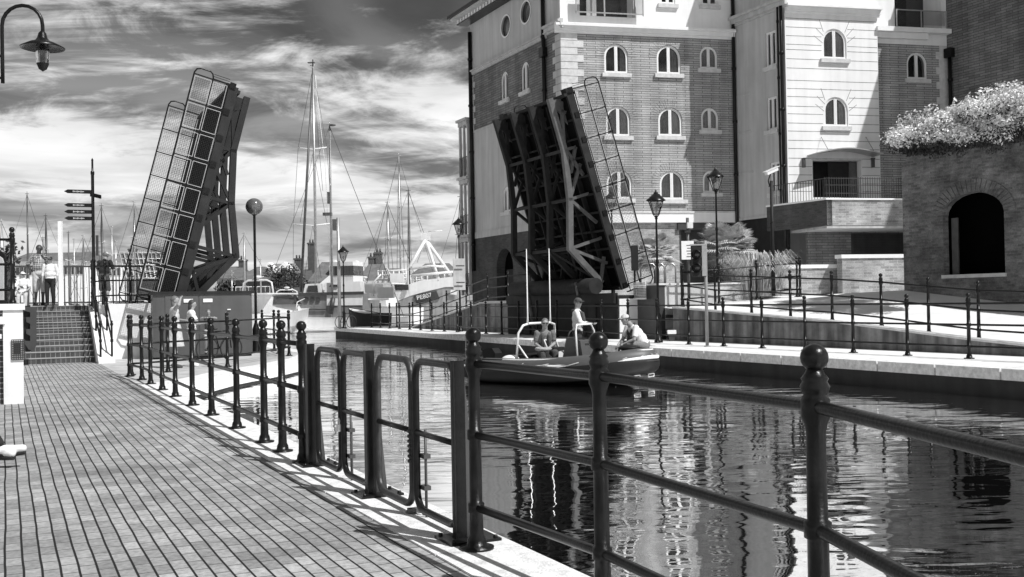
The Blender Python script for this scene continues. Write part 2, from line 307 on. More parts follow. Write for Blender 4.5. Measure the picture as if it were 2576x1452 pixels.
# retaining walls as things
def wallthing(name, label, cat, mb, mat, group=None):
    o = mb.build(name, mat); return tag(o, label, cat, group)
m = MB(); prof = [(-6, .02), (8, .08), (12, .2), (16, .46), (20.2, .8), (27.15, 1.17)]
m.prism([AB(19.0, b, z) for b, z in prof] + [AB(19.0, 27.15, -.1), AB(19.0, -6, -.1)], N2*.22)
o = thing('retaining_wall', 'stained dark concrete retaining wall sloping down to the right along the far quay', 'wall', AB(19.1, 20, FQ))
m.build('wall_body', 'conc_dark', o)
m = MB()
for i in range(len(prof)-1):
    (b0, z0), (b1, z1) = prof[i], prof[i+1]; m.box(AB(19.11, (b0+b1)/2, (z0+z1)/2+.025), N2*.15, (AB(0, b1, z1)-AB(0, b0, z0))/2, (0, 0, .025))
m.build('coping', 'stone', o)
m = MB(); m.prism([AB(19.0, 38, 1.42), AB(19.0, 42, 1.38), AB(19.0, 50.5, .2), AB(19.0, 50.5, -.1), AB(19.0, 38, -.1)], N2*.22)
o = thing('retaining_wall', 'concrete retaining wall sloping down to the left beyond the open bridge', 'wall', AB(19.1, 43, FQ)); m.build('wall_body', 'conc_dark', o)
m = MB(); m.box(AB(19.11, 46.25, .815), N2*.15, (AB(0, 50.5, .2)-AB(0, 42, 1.38))/2, (0, 0, .03)); m.cb(18.96, 19.26, 37.4, 42, 1.4, 1.46); m.build('coping', 'stone', o)
# bridge abutment and parapet on the right
o = thing('bridge_abutment', 'dark concrete abutment under the right bridge leaf', 'abutment', AB(21, 33, FQ))
m = MB(); m.cb(18.25, 24, 29.25, 37.6, -.1, 1.62); m.build('block', 'under_steel', o)
m = MB(); m.cb(18.14, 18.3, 29.3, 37.5, 1.35, 1.7); m.cb(18.2, 18.3, 30.6, 31.1, .2, 1.35); m.cb(18.2, 18.3, 35.6, 36.1, .2, 1.35); m.build('beam', 'dark_steel', o)
o = thing('parapet_wall', 'low parapet with canal side darkened as shade and pale panelled face beside the right leaf', 'wall', AB(20, 28, FQ))
m = MB(); m.cb(19.0, 19.25, 27.95, 29.24, .1, 1.92); m.build('shaded_canal_side', 'dark_paint', o)  # dark tone paints the shade on this side; the other face is sunlit
m = MB(); m.cb(19.25, 22.4, 27.95, 28.15, .5, 1.9); m.build('sunlit_face', 'conc_light', o)
m = MB(); m.cb(18.95, 22.5, 27.9, 28.3, 1.92, 1.98); m.cb(18.95, 19.3, 28.3, 29.3, 1.92, 1.98); m.build('coping', 'stone', o)
m = MB(); m.cb(19.26, 20.2, 27.9, 27.97, .85, .95); m.cb(19.26, 20.2, 27.9, 27.97, .35, .43); m.build('strip', 'dark_paint', o)

# ================================================================== FENCES
POST = [(0, 0), (.105, 0), (.105, .014), (.062, .02), (.056, .06), (.044, .085), (.040, .215), (.05, .222), (.05, .275), (.039, .283), (.037, .655), (.048, .662), (.048, .716), (.036, .724), (.034, 1.03), (.041, 1.06), (.051, 1.085), (.051, 1.145), (.040, 1.16), (.047, 1.172), (.052, 1.19), (.043, 1.207), (.048, 1.218), (.034, 1.236), (.028, 1.25)]
def post_mesh(n, name='post'):
    m = MB(); m.lathe(POST, (0, 0, 0), n); return m
def make_post(n):
    p = post_mesh(n).build('post', 'black_iron'); q = MB(); q.ball((0, 0, 1.291), .049, n, 10); f = q.build('ball_finial', 'black_iron'); f.parent = p
    return p
POSTS = {20: make_post(24), 10: make_post(10)}
used = {20: False, 10: False}
RZ = (.25, .69, 1.12)
def fence(label, pts, res=10, rr=.0245, group=None, skip=(), name='railing', ext=None):
    root = thing(name, label, 'railing', pts[0], group=group)
    for i, p in enumerate(pts):
        if i in skip: continue
        if not used[res]: q = POSTS[res]; used[res] = True
        else: q = copy_tree(POSTS[res])
        q.parent = root; q.location = Vector(p) - Vector(pts[0]); q.rotation_euler = (0, 0, random.random()*6)
    for z in RZ:
        m = MB(); m.tube([Vector(p)+Z3*z for p in pts], rr, 12 if res == 20 else 6); m.build('rail', 'black_iron', root)
    return root
# near railing, from the camera to the gates

nr1 = fence('black three-rail railing with ball finials nearest the camera, right of the gates', [V3(1.66, -1.1, 0), V3(1.45, .44, 0), V3(1.25, 2.03, 0), AB(2.545, 2.79, 0), AB(2.63, 4.40, .008), AB(2.55, 5.74, .012)], 20)
nr2 = fence('black ball-topped railing running along the near quay left of the gates', [AB(2.53, b, .012) for b in (9.72, 10.53, 11.35, 12.84, 14.56, 16.18, 17.93, 19.52, 21.18, 22.6)] + [AB(2.42, 23.88, .012)], 20)
fence('black railing around the jutting pier corner in front of the control cabinet', [AB(2.5, 24.3, .01), AB(3.35, 24.82, .01), AB(4.88, 25.83, .01), AB(7.45, 30.05, .01), AB(7.6, 31.9, .01), AB(7.85, 33.6, .01), AB(8.0, 36, .01)])
fq = []; b = -1.2
while b < 55.6: fq.append(AB(17.6 + max(0, b-30)*.025, b, FQ)); b += 1.6
fence('long black railing along the far quay coping', fq)
fence('black railing on top of the sloping concrete wall right of the traffic light', [onA(x, y, 19.4)*1 for x, y in ((1719, 773), (1800, 787), (1891, 793), (1989, 802), (2094, 810), (2218, 824), (2337, 841), (2463, 858))] + [AB(19.4, 14.4, .36), AB(19.4, 12.8, .25)])
fence('black railing across the landing in front of the palm', [AB(19.6, 27.5, 1.2), AB(21.0, 27.4, 1.28), AB(22.4, 27.2, 1.38), AB(23.9, 26.8, 1.46)])
fence('short black railing beside the pampas grass', [AB(23.86, 29.5, 1.55), AB(23.98, 28.33, 1.5), AB(23.95, 27.0, 1.46)])
fence('black railing climbing the ramp by the dark arched doorway', [AB(19.4, b, z) for b, z in ((37.8, 1.45), (39.9, 1.45), (42, 1.4), (44.4, 1.06), (46.8, .73), (49, .42), (51.5, .2), (54, .16))])
fence('black railing on the raised platform near the signpost', [AB(2.35, 33.2, 1.6), AB(2.65, 32.55, 1.62), AB(3.35, 32.55, 1.62), AB(4.15, 32.55, 1.62)])
tp = at(32, 764, 17.9); tp.z = 1.6
fence('black railing on the brick terrace at the left edge', [tp, tp - N2*1.7, tp - N2*3.4])
# stair handrails
for lab, da, in (('outer sloping handrail on the white stair wall', 2.62), ('inner sloping handrail beside the brick steps', 2.33)):
    root = thing('handrail', lab, 'handrail', AB(da, 30.2, 0))
    P = [AB(da, 30.25, .06), AB(da, 31.7, .72), AB(da, 33.0, 1.4)]
    for p in P:
        m = MB(); m.lathe([(.06, 0), (.06, .02), (.03, .04), (.028, .5), (.042, .52), (.042, .58), (.028, .6), (.026, .95), (.04, .97), (.045, 1.0), (.03, 1.04)], p, 10); m.ball(p+Z3*1.07, .035, 8, 6); m.build('post', 'black_iron', root)
    for z in (.55, .99):
        m = MB(); m.tube([p+Z3*z for p in P], .022, 6); m.build('rail', 'black_iron', root)
# gates in the near railing
GA = 2.55
def bx_at(x, y): return toab(onA(x, y, GA))[1]
for lab, x, yb in (('wide black steel gate post beside the nearest railing', 1165, 1380), ('middle black steel gate post between the two pairs of gates', 935, 1250), ('black steel gate post at the far end of the gates', 770, 1175)):
    b = {1165: 5.98, 935: 7.74, 770: 9.48}[x]
    root = thing('gate_post', lab, 'gate post', AB(GA, b, .012))
    m = MB(); m.cb(GA-.042, GA+.036, b-.012, b+.012, .03, 1.14); m.cb(GA-.042, GA-.03, b-.035, b+.035, .03, 1.14); m.build('upright', 'black_iron', root)
    m = MB(); m.prism([AB(GA-.03, b, .03), AB(GA+.13, b, .03), AB(GA+.036, b, 1.08), AB(GA-.03, b, 1.13)], D2*.014); m.prism([AB(GA, b+.014, .03), AB(GA, b+.13, .03), AB(GA, b+.02, .9)], N2*.012); m.build('gusset', 'dark_paint', root)
    m = MB(); m.cb(GA-.12, GA+.22, b-.13, b+.15, .013, .03)
    for da in (-.09, .19):
        for db in (-.1, .12): m.lathe([(.014, .03), (.014, .046), (0, .047)], AB(GA+da, b+db, 0), 6)
    m.build('base_plate', 'black_iron', root)
gl = [(6.08, 6.82, 'nearest tubular gate leaf with a drop bolt'), (6.90, 7.64, 'second tubular gate leaf with worn paint and a foot catch'), (7.84, 8.55, 'third tubular gate leaf holding the padlock'), (8.63, 9.36, 'farthest tubular gate leaf from the camera')]
for i, (b0, b1, lab) in enumerate(gl):
    root = thing('gate', 'black ' + lab, 'gate', AB(GA, (b0+b1)/2, .012), group='gate leaves in the near railing')
    pts = [AB(GA+.03, s, z) for s, z in arc_rect(b0, b1, .07, 1.10, .13, 5)]; pts += [pts[0], pts[1]]
    m = MB(); m.tube(pts, .026, 10, False); m.build('frame', 'black_worn' if i == 1 else 'black_iron', root)
    m = MB(); m.tube([AB(GA+.03, b0, .6), AB(GA+.03, b1, .6)], .021, 8); m.build('mid_rail', 'black_iron', root)
    if i in (0, 2):
        bb = b1 - .02
        m = MB(); m.tube([AB(GA+.09, bb, .0), AB(GA+.09, bb, .5)], .011, 6); m.build('drop_bolt', 'mid_steel', root)
        m = MB(); m.tube([AB(GA+.07, bb-.05, .0), AB(GA+.07, bb-.05, .62)], .010, 6); m.cb(GA+.05, GA+.1, bb-.07, bb+.02, .2, .23); m.cb(GA+.05, GA+.1, bb-.07, bb+.02, .42, .45); m.build('bolt_bracket', 'dark_paint', root)
    if i == 1:
        m = MB(); m.cb(GA-.0, GA+.12, b0+.0, b0+.05, .02, .05); m.lathe([(.06, .012), (.05, .03), (0, .035)], AB(GA+.05, b0+.05, 0), 10); m.build('foot_catch', 'mid_steel', root)
        m = MB()
        for k in range(7): m.ball(AB(GA+.0, b0-.01, .60-.035*k), .014, 6, 4)
        m.build('chain', 'mid_steel', root)
pl = thing('padlock', 'silver padlock hanging on the gate chain', 'padlock', AB(GA, 8.59, .42))
m = MB(); m.cb(GA-.015, GA+.012, 8.565, 8.625, .42, .48); m.build('body', 'white_metal', pl)
m = MB(); m.tube([AB(GA, 8.575, .48), AB(GA, 8.575, .515), AB(GA, 8.595, .53), AB(GA, 8.615, .515), AB(GA, 8.615, .48)], .006, 6); m.build('shackle', 'white_metal', pl)

# ================================================================== LEFT BANK
o = thing('terrace_wall', 'raised terrace with dark brick face and white rendered end pier at the left edge', 'wall', AB(0, 18.4, 0))
m = MB(); m.cb(-12, .02, 18.42, 33.9, 0, 1.5); m.build('brick_face', 'wall_brick_dark', o)
m = MB(); m.cb(.0, .25, 18.36, 31.2, 0, 1.5); m.cb(-.03, .26, 18.33, 18.6, 0, 1.5); m.build('white_pier', 'white_wall', o)
m = MB(); m.cb(-12, .29, 18.3, 38, 1.5, 1.6); m.build('coping', 'white_wall', o)
m = MB(); m.cb(-.9, -.0, 18.3, 18.43, 1.28, 1.40); m.cb(-.9, -.05, 18.3, 18.43, 1.05, 1.12); m.build('white_band', 'white_wall', o)
root = thing('wall_vent', 'small square mesh vent on the white pier', 'vent', at(47, 880, 16.55))
P = lambda x, y: onB(x, y, 18.31); m = MB(); c = P(46, 880); ex = N2*.095; ez = Z3*.16
for k in range(7): m.box(c+ex*(k/3-1), N2*.006, D2*.004, ez)
for k in range(10): m.box(c+ez*(k/4.5-1), ex, D2*.004, Z3*.006)
m.build('mesh', 'dark_paint', root); m = MB(); m.box(c-N2*.02+D2*.008+Z3*.02, N2*.05, D2*.004, Z3*.09); m.build('opening', 'conc_black', root)
# steps
o = thing('steps', 'ten dark brick steps with pale nosings leading up to the terrace', 'steps', AB(1.3, 31, 0))
mt = MB(); mn = MB()
for k in range(10):
    b0 = 31.1 + .28*k; z1 = .16*(k+1)
    mt.cb(.26, 2.25, b0, 34.2 if k == 9 else b0+.3, z1-.16, z1-.022); mn.cb(.26, 2.25, b0-.012, 34.2 if k == 9 else b0+.29, z1-.022, z1)
mt.build('riser', 'step_brick', o); mn.build('nosing', 'mid_nosing', o)
m = MB(); m.cb(.26, 4.3, 34.2, 38, 1.3, 1.6); m.cb(2.5, 4.3, 32.7, 34.2, 1.3, 1.6); struct(m, 'platform_paving', 'paving')
o = thing('stair_wall', 'white rendered sloping wall on the right of the steps', 'wall', AB(2.4, 31, 0))
m = MB(); m.prism([AB(2.26, 30.0, 0), AB(2.26, 30.0, .06), AB(2.26, 33.3, 1.62), AB(2.26, 34.2, 1.62), AB(2.26, 34.2, 0)], N2*.42); m.build('wall_body', 'white_wall', o)
wt = MB(); wt.cb(2.69, 4.3, 32.4, 32.68, 0, 1.62); wt.cb(2.69, 4.3, 32.68, 38, 0, 1.29); wallthing('white_wall', 'white rendered wall below the platform behind the three women and child', 'wall', wt, 'white_wall')
# dark stepped guard panel beside the steps
root = thing('stair_guard', 'dark stepped metal guard with rounded foot on the left of the steps', 'guard panel', AB(.45, 30.6, .35))
m = MB(); P = [(60, 772), (92, 772), (92, 868), (88, 876), (80, 881), (72, 880), (63, 866), (61, 858), (76, 858), (76, 845), (66, 840), (66, 828), (76, 828), (76, 815), (66, 810), (66, 798), (76, 798), (76, 786), (61, 782)]
m.prism([onB(x, y, 30.6) for x, y in P], D2*.12); m.build('panel', 'dark_paint', root)
m = MB(); m.cb(.26, .62, 30.7, 30.78, .38, 1.6); m.build('back_plate', 'dark_steel', root)
# signpost
sp = onB(237, 768, 32.75); sp.z = 1.62
root = thing('signpost', 'tall black fingerpost with four arms pointing left and one right', 'signpost', sp)
H = lambda y: onB(232, y, 32.75).z
m = MB(); m.lathe([(.09, 1.62), (.09, 1.7), (.055, 1.75), (.05, H(660)), (.06, H(658)), (.06, H(654)), (.045, H(652)), (.045, H(440)), (.055, H(439)), (.055, H(432)), (.03, H(430)), (.028, H(405)), (.035, H(403)), (.0, H(397))], V3(sp.x, sp.y, 0), 12); m.build('pole', 'black_iron', root)
for y in (483, 517, 533.5, 550):
    z = H(y); m = MB(); a1 = sp - N2*.03; X = -N2
    L0, L1 = .03, .78
    m.prism([V3(sp.x, sp.y, z-.055)+X*L0, V3(sp.x, sp.y, z-.055)+X*(L1-.1), V3(sp.x, sp.y, z)+X*L1, V3(sp.x, sp.y, z+.055)+X*(L1-.1), V3(sp.x, sp.y, z+.055)+X*L0], D2*.03)
    a = m.build('arm', 'black_iron', root); m = MB()
    for k in range(9): m.box(V3(sp.x, sp.y, z)+X*(.25+.035*k)-D2*.002, N2*.011, D2*.002, Z3*(.012+.006*(k % 3)))
    m.build('lettering', 'conc_light', a)
m = MB(); z = H(492); m.box(V3(sp.x, sp.y, z)+N2*.1+D2*.25+Z3*.02, (N2*.16+D2*.3), N2*.02-D2*.01, Z3*.055); m.build('arm', 'black_iron', root)
m = MB(); m.box(V3(sp.x+.11, sp.y, 3.35), (.035, 0, 0), (0, .02, 0), (0, 0, .3)); m.build('side_box', 'dark_paint', root)
# white square post
wp = onB(154, 766, 36.0); root = tag(MB().box(V3(wp.x, wp.y, 1.6+1.35), V3(.055, 0, 0), V3(0, .055, 0), V3(0, 0, 1.35)).build('white_pillar', 'white_paint'), 'tall plain white square pillar behind the people on the terrace', 'pillar')
# barred railing behind the terrace
root = thing('barred_railing', 'dark railing of close vertical bars behind the standing people', 'railing', AB(0, 37, 1.6))
m = MB(); mr = MB()
for k in range(34): m.tube([AB(-2.2+.19*k, 37.4, 1.6), AB(-2.2+.19*k, 37.4, 2.9)], .02, 5)
m.build('bars', 'dark_paint', root); mr.cb(-2.3, 4.3, 37.38, 37.42, 2.88, 2.94); mr.cb(-2.3, 4.3, 37.38, 37.42, 1.68, 1.73); mr.build('rail', 'dark_paint', root)
# notice board at the left edge
root = thing('notice_board', 'round-topped pale notice board in a dark frame at the left edge', 'board', at(5, 760, 18.6))
m = MB(); m.prism([at(x, y, 18.6) for x, y in ((-30, 766), (14, 766), (14, 655), (10, 640), (2, 632), (-30, 630))], (0, .05, 0)); m.build('frame', 'black_iron', root)
m = MB(); m.prism([at(x, y, 18.55) for x, y in ((-26, 755), (8, 755), (8, 660), (5, 650), (-2, 645), (-26, 645))], (0, .04, 0)); m.build('panel', 'conc_light', root)
# dark leaning plant stake behind the terrace post
root = thing('climbing_plant', 'dark leggy plant leaning behind the terrace railing post', 'plant', at(16, 764, 19))
m = MB(); m.tube([at(14, 766, 19), at(20, 700, 19), at(27, 650, 19), at(31, 610, 19)], [.09, .07, .05, .02], 7); m.build('stem', 'trunk', root)
m = MB()
for k in range(260):
    t = random.random(); c = lerp(at(14, 764, 19), at(30, 612, 19), t) + V3(random.gauss(0, .09), random.gauss(0, .08), random.gauss(0, .05)); a = V3(random.gauss(0, 1), random.gauss(0, 1), random.gauss(0, 1)).normalized()*.05; bb = a.orthogonal().normalized()*.03
    m.quad(c-a, c-bb, c+a, c+bb)
m.build('leaves', 'leaf_dark', root)
# control cabinet
cl, cr = toab(onB(384, 735, 31.0))[0], 6.6
root = thing('control_cabinet', 'long dark steel control cabinet with double doors below the left bridge leaf', 'cabinet', AB(5.2, 31.1, 0))
m = MB(); m.cb(cl, cr, 31.02, 31.45, .06, 1.86); m.build('body', 'cabinet', root); m = MB(); m.cb(cl-.06, cr+.08, 30.96, 31.5, 1.86, 1.94); m.build('top', 'dark_steel', root); m = MB(); m.cb(cl+.02, cr-.02, 31.06, 31.44, 0, .06); m.build('plinth', 'dark_steel', root)
for a0, a1 in ((4.12, 5.05), (5.07, 6.55)):
    m = MB(); m.cb(a0+.01, a1-.01, 31.0, 31.02, .1, 1.82); d = m.build('door', 'cabinet', root)
    m = MB(); m.cb(a0+.52 if a1 < 5.5 else a0+.12, a0+.78 if a1 < 5.5 else a0+.38, 30.975, 31.0, 1.62, 1.72); m.build('label_plate', 'white_paint', d)
    if a1 > 5.5: m = MB(); m.cb(a0+.75, a0+.78, 30.96, 31.0, 1.2, 1.32); m.cb(a0+.8, a0+.9, 30.96, 31.0, 1.38, 1.41); m.build('handle', 'white_metal', d)
# globe lamp
gp = gz(645, 888, 0); root = thing('globe_lamp', 'tall lamp post topped by a big dark shiny globe right of the left leaf', 'street lamp', gp)
m = MB(); zt = at(636, 540, gp.y).z
m.lathe([(.14, 0), (.14, .05), (.12, .08), (.115, .75), (.1, .8), (.05, .95), (.045, 1.0), (.04, zt)], V3(gp.x, gp.y, 0), 12); m.build('pole', 'black_iron', root)
m = MB(); m.ball(V3(gp.x, gp.y, zt+.25), .27, 28, 18); m.build('globe', 'globe', root); m = MB(); m.lathe([(.05, -.03), (.1, .0), (.1, .02)], V3(gp.x, gp.y, zt), 12); m.build('collar', 'black_iron', root)
# swan neck lamp, top left
Yl = 12.4; root = thing('swan_neck_lamp', 'black swan-neck street lamp with conical shade at the upper left corner', 'street lamp', V3(at(-60, 200, Yl).x, Yl, 0))
pA = [at(7, 210, Yl), at(6, 150, Yl), at(5, 80, Yl)]
cc = (56, 64)
for k in range(0, 11):
    t = math.radians(180-18*k); pA.append(at(56+51*math.cos(t), 64-50*math.sin(t), Yl))
pA.append(at(108, 92, Yl))
m = MB(); m.tube(pA, .022, 10); m.build('swan_neck', 'black_iron', root)
bx = V3(at(-60, 200, Yl).x, Yl, 0)
m = MB(); m.lathe([(.12, 0), (.12, .9), (.06, 1.0), (.05, 4.6), (.0, 4.65)], bx, 12); m.tube([V3(bx.x, Yl, at(0, 195, Yl).z), at(7, 195, Yl)], .02, 8); m.tube([V3(bx.x, Yl, at(0, 140, Yl).z), at(6, 140, Yl)], .02, 8); m.build('pole', 'black_iron', root)
lc = at(107, 120, Yl); zz = lambda y: at(107, y, Yl).z - lc.z
m = MB(); m.lathe([(.02, zz(78)), (.045, zz(84)), (.06, zz(96)), (.085, zz(103)), (.15, zz(108)), (.255, zz(120)), (.25, zz(122)), (.14, zz(112)), (.03, zz(106))], lc, 28); m.build('shade', 'black_iron', root)
m = MB(); m.lathe([(.075, zz(112)), (.078, zz(140)), (.07, zz(160)), (.045, zz(174)), (.0, zz(180))], lc, 20); m.build('glass_bowl', 'clear_glass', root)
m = MB(); m.lathe([(.03, zz(112)), (.032, zz(135)), (.03, zz(158)), (.0, zz(160))], lc, 10); m.lathe([(.072, zz(160)), (.046, zz(174)), (.0, zz(180.5))], lc, 16); m.build('bulb', 'dark_steel', root)

# ================================================================== BRIDGE
def leaf(label, side, a0, b0, z0, ux, uz, nb=5.3):
    U = N2*ux + Z3*uz; Vd = (N2*uz - Z3*ux) if side < 0 else (-N2*uz - Z3*abs(ux))   # underside direction
    O = AB(a0, b0, z0)
    kL = .957 if side < 0 else 1.0
    P = lambda L, v, w: O + U*(L*kL) + Vd*v + D2*w
    DS = 'under_steel' if side > 0 else 'dark_steel'
    root = thing('bridge_leaf', label, 'lifting bridge', O)
    m = MB(); m.box(P(3.2, .05, nb/2), U*3.4, Vd*.05, D2*(nb/2)); m.build('deck', 'deck_under', root)
    m = MB()
    for w in (.02, nb-.02): m.box(P(3.2, .14, w), U*3.42, Vd*.14, D2*.05)
    m.box(P(6.66, .16, nb/2), U*.05, Vd*.2, D2*(nb/2)); m.box(P(-.15, .16, nb/2), U*.05, Vd*.2, D2*(nb/2)); m.build('edge_beam', DS, root)
    m = MB(); k = 0
    for L in (.6, 1.25, 1.9, 2.55, 3.2, 3.85, 4.5, 5.15, 5.8): m.box(P(L, .17, nb/2), U*.035, Vd*.08, D2*(nb/2-.08))
    for w in (.9, 1.55, 2.25, 2.95, 3.75, 4.3): m.box(P(3.2, .2, w), U*3.3, Vd*.09, D2*.03)
    m.build('floor_beam', DS, root)
    CH = [(6.65, .66), (4.9, .66), (3.25, .98), (1.65, 1.50), (.2, .7)]
    for w in (.5, 1.93, 3.36, 4.8):
        m = MB()
        for i in range(4):
            (l0, v0), (l1, v1) = CH[i], CH[i+1]; d = (P(l1, v1, w)-P(l0, v0, w)).normalized()*.05
            m.bar(P(l0, v0, w)-d, P(l1, v1, w)+d, .17, .19, up=Vd)
        for (l0, v0) in CH[1:4]: m.bar(P(l0, .2, w), P(l0, v0, w), .10, .10, up=D2)
        for (p, q) in (((6.5, .25), (4.9, .66)), ((4.9, .2), (4.1, .66)), ((4.9, .6), (3.9, .2)), ((3.25, .98), (4.3, .2)), ((3.25, .98), (2.2, .2)), ((1.65, 1.5), (.75, .25)), ((.2, .7), (1.0, .3)), ((6.4, .7), (6.1, .2))): m.bar(P(p[0], p[1], w), P(q[0], q[1], w), .1, .1, up=D2)
        m.prism([P(6.62, .25, w-.03), P(6.62, .66, w-.03), P(5.7, .25, w-.03)], D2*.05)
        t = m.build('truss', 'truss_sunlit' if (side > 0 and w < 1) else DS, root)  # nearest right-hand truss is paler: sunlight painted into its colour
    m = MB()
    for (l, v) in CH[1:4]: m.bar(P(l, v-.02, .5), P(l, v-.02, 4.8), .11, .11, up=U)
    m.bar(P(1.65, 1.5, .5), P(.2, .7, 1.93), .07); m.bar(P(1.65, 1.5, 1.93), P(.2, .7, .5), .07); m.bar(P(1.65, 1.5, 3.36), P(.2, .7, 4.8), .07)
    m.build('cross_brace', 'dark_steel', root)
    Ls = [-.1 + .86*k for k in range(9)]
    for w, nm in ((-.03, 'near'), (nb+.03, 'far')):
        m = MB(); ph = 1.06; L0, L1 = -.35, 7.0
        pts = [P(L0, .1, w), P(L0, -ph+.15, w), P(L0+.15, -ph, w), P(L1-.17, -ph, w), P(L1-.05, -ph+.05, w), P(L1, -ph+.17, w), P(L1, -.62, w), P(L1-.06, -.54, w), P(L1-.18, -.5, w), P(L0, -.5, w)]
        m.tube(pts, .024, 8); m.tube([P(L0, -.04, w), P(6.72, -.04, w)], .018, 6)
        for L in Ls: m.bar(P(L, .12, w), P(L, -ph, w), .035, .03, up=D2); m.box(P(L, .1, w), U*.09, Vd*.09, D2*.03)
        m.build('parapet_frame', 'black_iron', root)
        m = MB(); mf = MB()
        for i in range(8):
            for (v0, v1) in ((-.06, -.47), (-.53, -1.02)):
                l0, l1 = Ls[i]+.06, Ls[i+1]-.06
                if side > 0 and (i < 1 or i in (6,)) and v0 > -.2: pass
                for s in range(1, 14): L = l0+(l1-l0)*s/14; m.bar(P(L, v0, w), P(L, v1, w), .0065)
                for s in range(1, 8): v = v0+(v1-v0)*s/8; m.bar(P(l0, v, w), P(l1, v, w), .0065)
                for q0, q1 in (((l0, v0), (l1, v0)), ((l0, v1), (l1, v1)), ((l0, v0), (l0, v1)), ((l1, v0), (l1, v1))): mf.bar(P(q0[0], q0[1], w), P(q1[0], q1[1], w), .02)
        m.build('mesh_infill', 'dark_steel' if side < 0 else 'mid_steel', root); mf.build('panel_edge', 'alu', root)
    m = MB()
    for q in (.05, .12, .19, .26): m.bar(P(7.0-q, -.5, -.03), P(7.0-q, -.02, -.03), .014)
    m.build('end_bars', 'black_iron', root)
    m = MB(); m.box(P(6.75, .05, .35), U*.13, Vd*.1, D2*.16); m.build('end_stop', DS, root)
    m = MB(); m.box(P(6.72, .1, nb-.5), U*.1, Vd*.1, D2*.16); m.build('end_stop', DS, root)
    return P
PL = leaf('raised left bridge leaf seen side-on, mesh parapets to the left and trusses to the right', -1, 4.5, 31.5, 1.85, .2515, .968)
PR = leaf('raised right bridge leaf showing its dark ribbed underside in front of the brick building', 1, 19.22, 30.2, 2.1, -.295, .9555)
o = thing('pivot_housing', 'dark pivot housing under the left bridge leaf', 'abutment', AB(5.4, 34, 0))
m = MB(); m.cb(4.32, 6.4, 31.55, 37, 0, 1.45); m.build('block', 'conc_black', o); m = MB()
for b in (31.7, 33.4, 35.2, 36.8): m.cb(4.35, 5.6, b-.07, b+.07, 1.45, 1.95)
m.build('bearing', 'dark_steel', o)
o = thing('lifting_gear', 'dark ram cylinders and drum beneath the right bridge leaf', 'machinery', AB(18.4, 33, FQ))
for b in (30.9, 34.6): m = MB(); m.tube([AB(17.9, b, .3), AB(17.75, b+.1, 1.6)], .075, 8); m.tube([AB(17.75, b+.1, 1.6), AB(17.7, b+.15, 2.1)], .045, 8); m.build('ram', 'mid_steel', o)
m = MB(); m.tube([AB(18.0, 30.2, 1.95), AB(18.0, 36.5, 1.95)], .28, 14); m.build('drum', 'under_steel', o)

# ================================================================== APARTMENT BUILDING
UA = V3(.9755, .2194, 0).normalized()
cA = AB(23.7, 42.6); cA.z = 0
def hit(O, U, x, y=300):
    s, z = onF(x, y, O, U); return O + U*s
FA = (cA, UA); pA2 = hit(cA, UA, 1850)
FB = (pA2, -D2); pB2 = hit(pA2, -D2, 1979)
FC = (pB2, UA); pC2 = hit(pB2, UA, 2212)
nA = V3(UA.y, -UA.x, 0)                     # outward normal of the sunlit fronts
oD = pC2 - nA*.28 - UA*.1; FD = (oD, UA); pD2 = hit(oD, UA, 2386)
FE = (pD2, -D2); FL = (AB(23.7, 54.6), -D2)  # left side face, running toward the camera corner
bld = thing('apartment_building', 'large brick and render apartment block with arched windows filling the upper right', 'building', cA)
TOP = 18.3
GRD = .8
def outw(U): return V3(U.y, -U.x, 0)
def arch(s0, s1, z0, z1, n=10):            # round-headed opening
    r = (s1-s0)/2; c = (s0+s1)/2; zs = max(z1-r*1.0, z0+.1); ry = z1-zs
    return [(s0, z0), (s1, z0)] + [(c+r*math.cos(math.pi*k/n), zs+ry*math.sin(math.pi*k/n)) for k in range(n+1)]
def rect(s0, s1, z0, z1): return [(s0, z0), (s1, z0), (s1, z1), (s0, z1)]
def W(fr, p, d=0.0): O, U = fr; return O + U*p[0] + Z3*p[1] + outw(U)*d
def panel(fr, outer, holes, name, mat, off=0.0, depth=.16, parent=bld, thick=0):
    O, U = fr; n = outw(U); m = MB(); polys = [[W(fr, p, off) for p in outer]] + [[W(fr, p, off) for p in h] for h in holes]
    allp = [p for q in polys for p in q]
    for t in tessellate_polygon(polys):
        t = list(t)
        if (allp[t[1]]-allp[t[0]]).cross(allp[t[2]]-allp[t[0]]).dot(n) < 0: t = t[::-1]
        m.add([allp[i] for i in t], [[0, 1, 2]])
    for h in holes:
        for i in range(len(h)):
            a, b2 = h[i], h[(i+1) % len(h)]; m.quad(W(fr, a, off), W(fr, b2, off), W(fr, b2, off-depth), W(fr, a, off-depth))
    if thick:
        for i in range(len(outer)):
            a, b2 = outer[i], outer[(i+1) % len(outer)]; m.quad(W(fr, b2, off), W(fr, a, off), W(fr, a, off-thick), W(fr, b2, off-thick))
    return m.build(name, mat, parent)
def fbox(m, fr, s0, s1, z0, z1, d0, d1):
    O, U = fr; n = outw(U); return m.box(O+U*((s0+s1)/2)+n*((d0+d1)/2)+Z3*((z0+z1)/2), U*((s1-s0)/2), n*(abs(d1-d0)/2), Z3*((z1-z0)/2))
def pxr(fr, x0, x1, y0, y1):
    s0, za = onF(x0, (y0+y1)/2, *fr); s1, zb = onF(x1, (y0+y1)/2, *fr); xm = (x0+x1)/2
    return min(s0, s1), max(s0, s1), onF(xm, y1, *fr)[1], onF(xm, y0, *fr)[1]
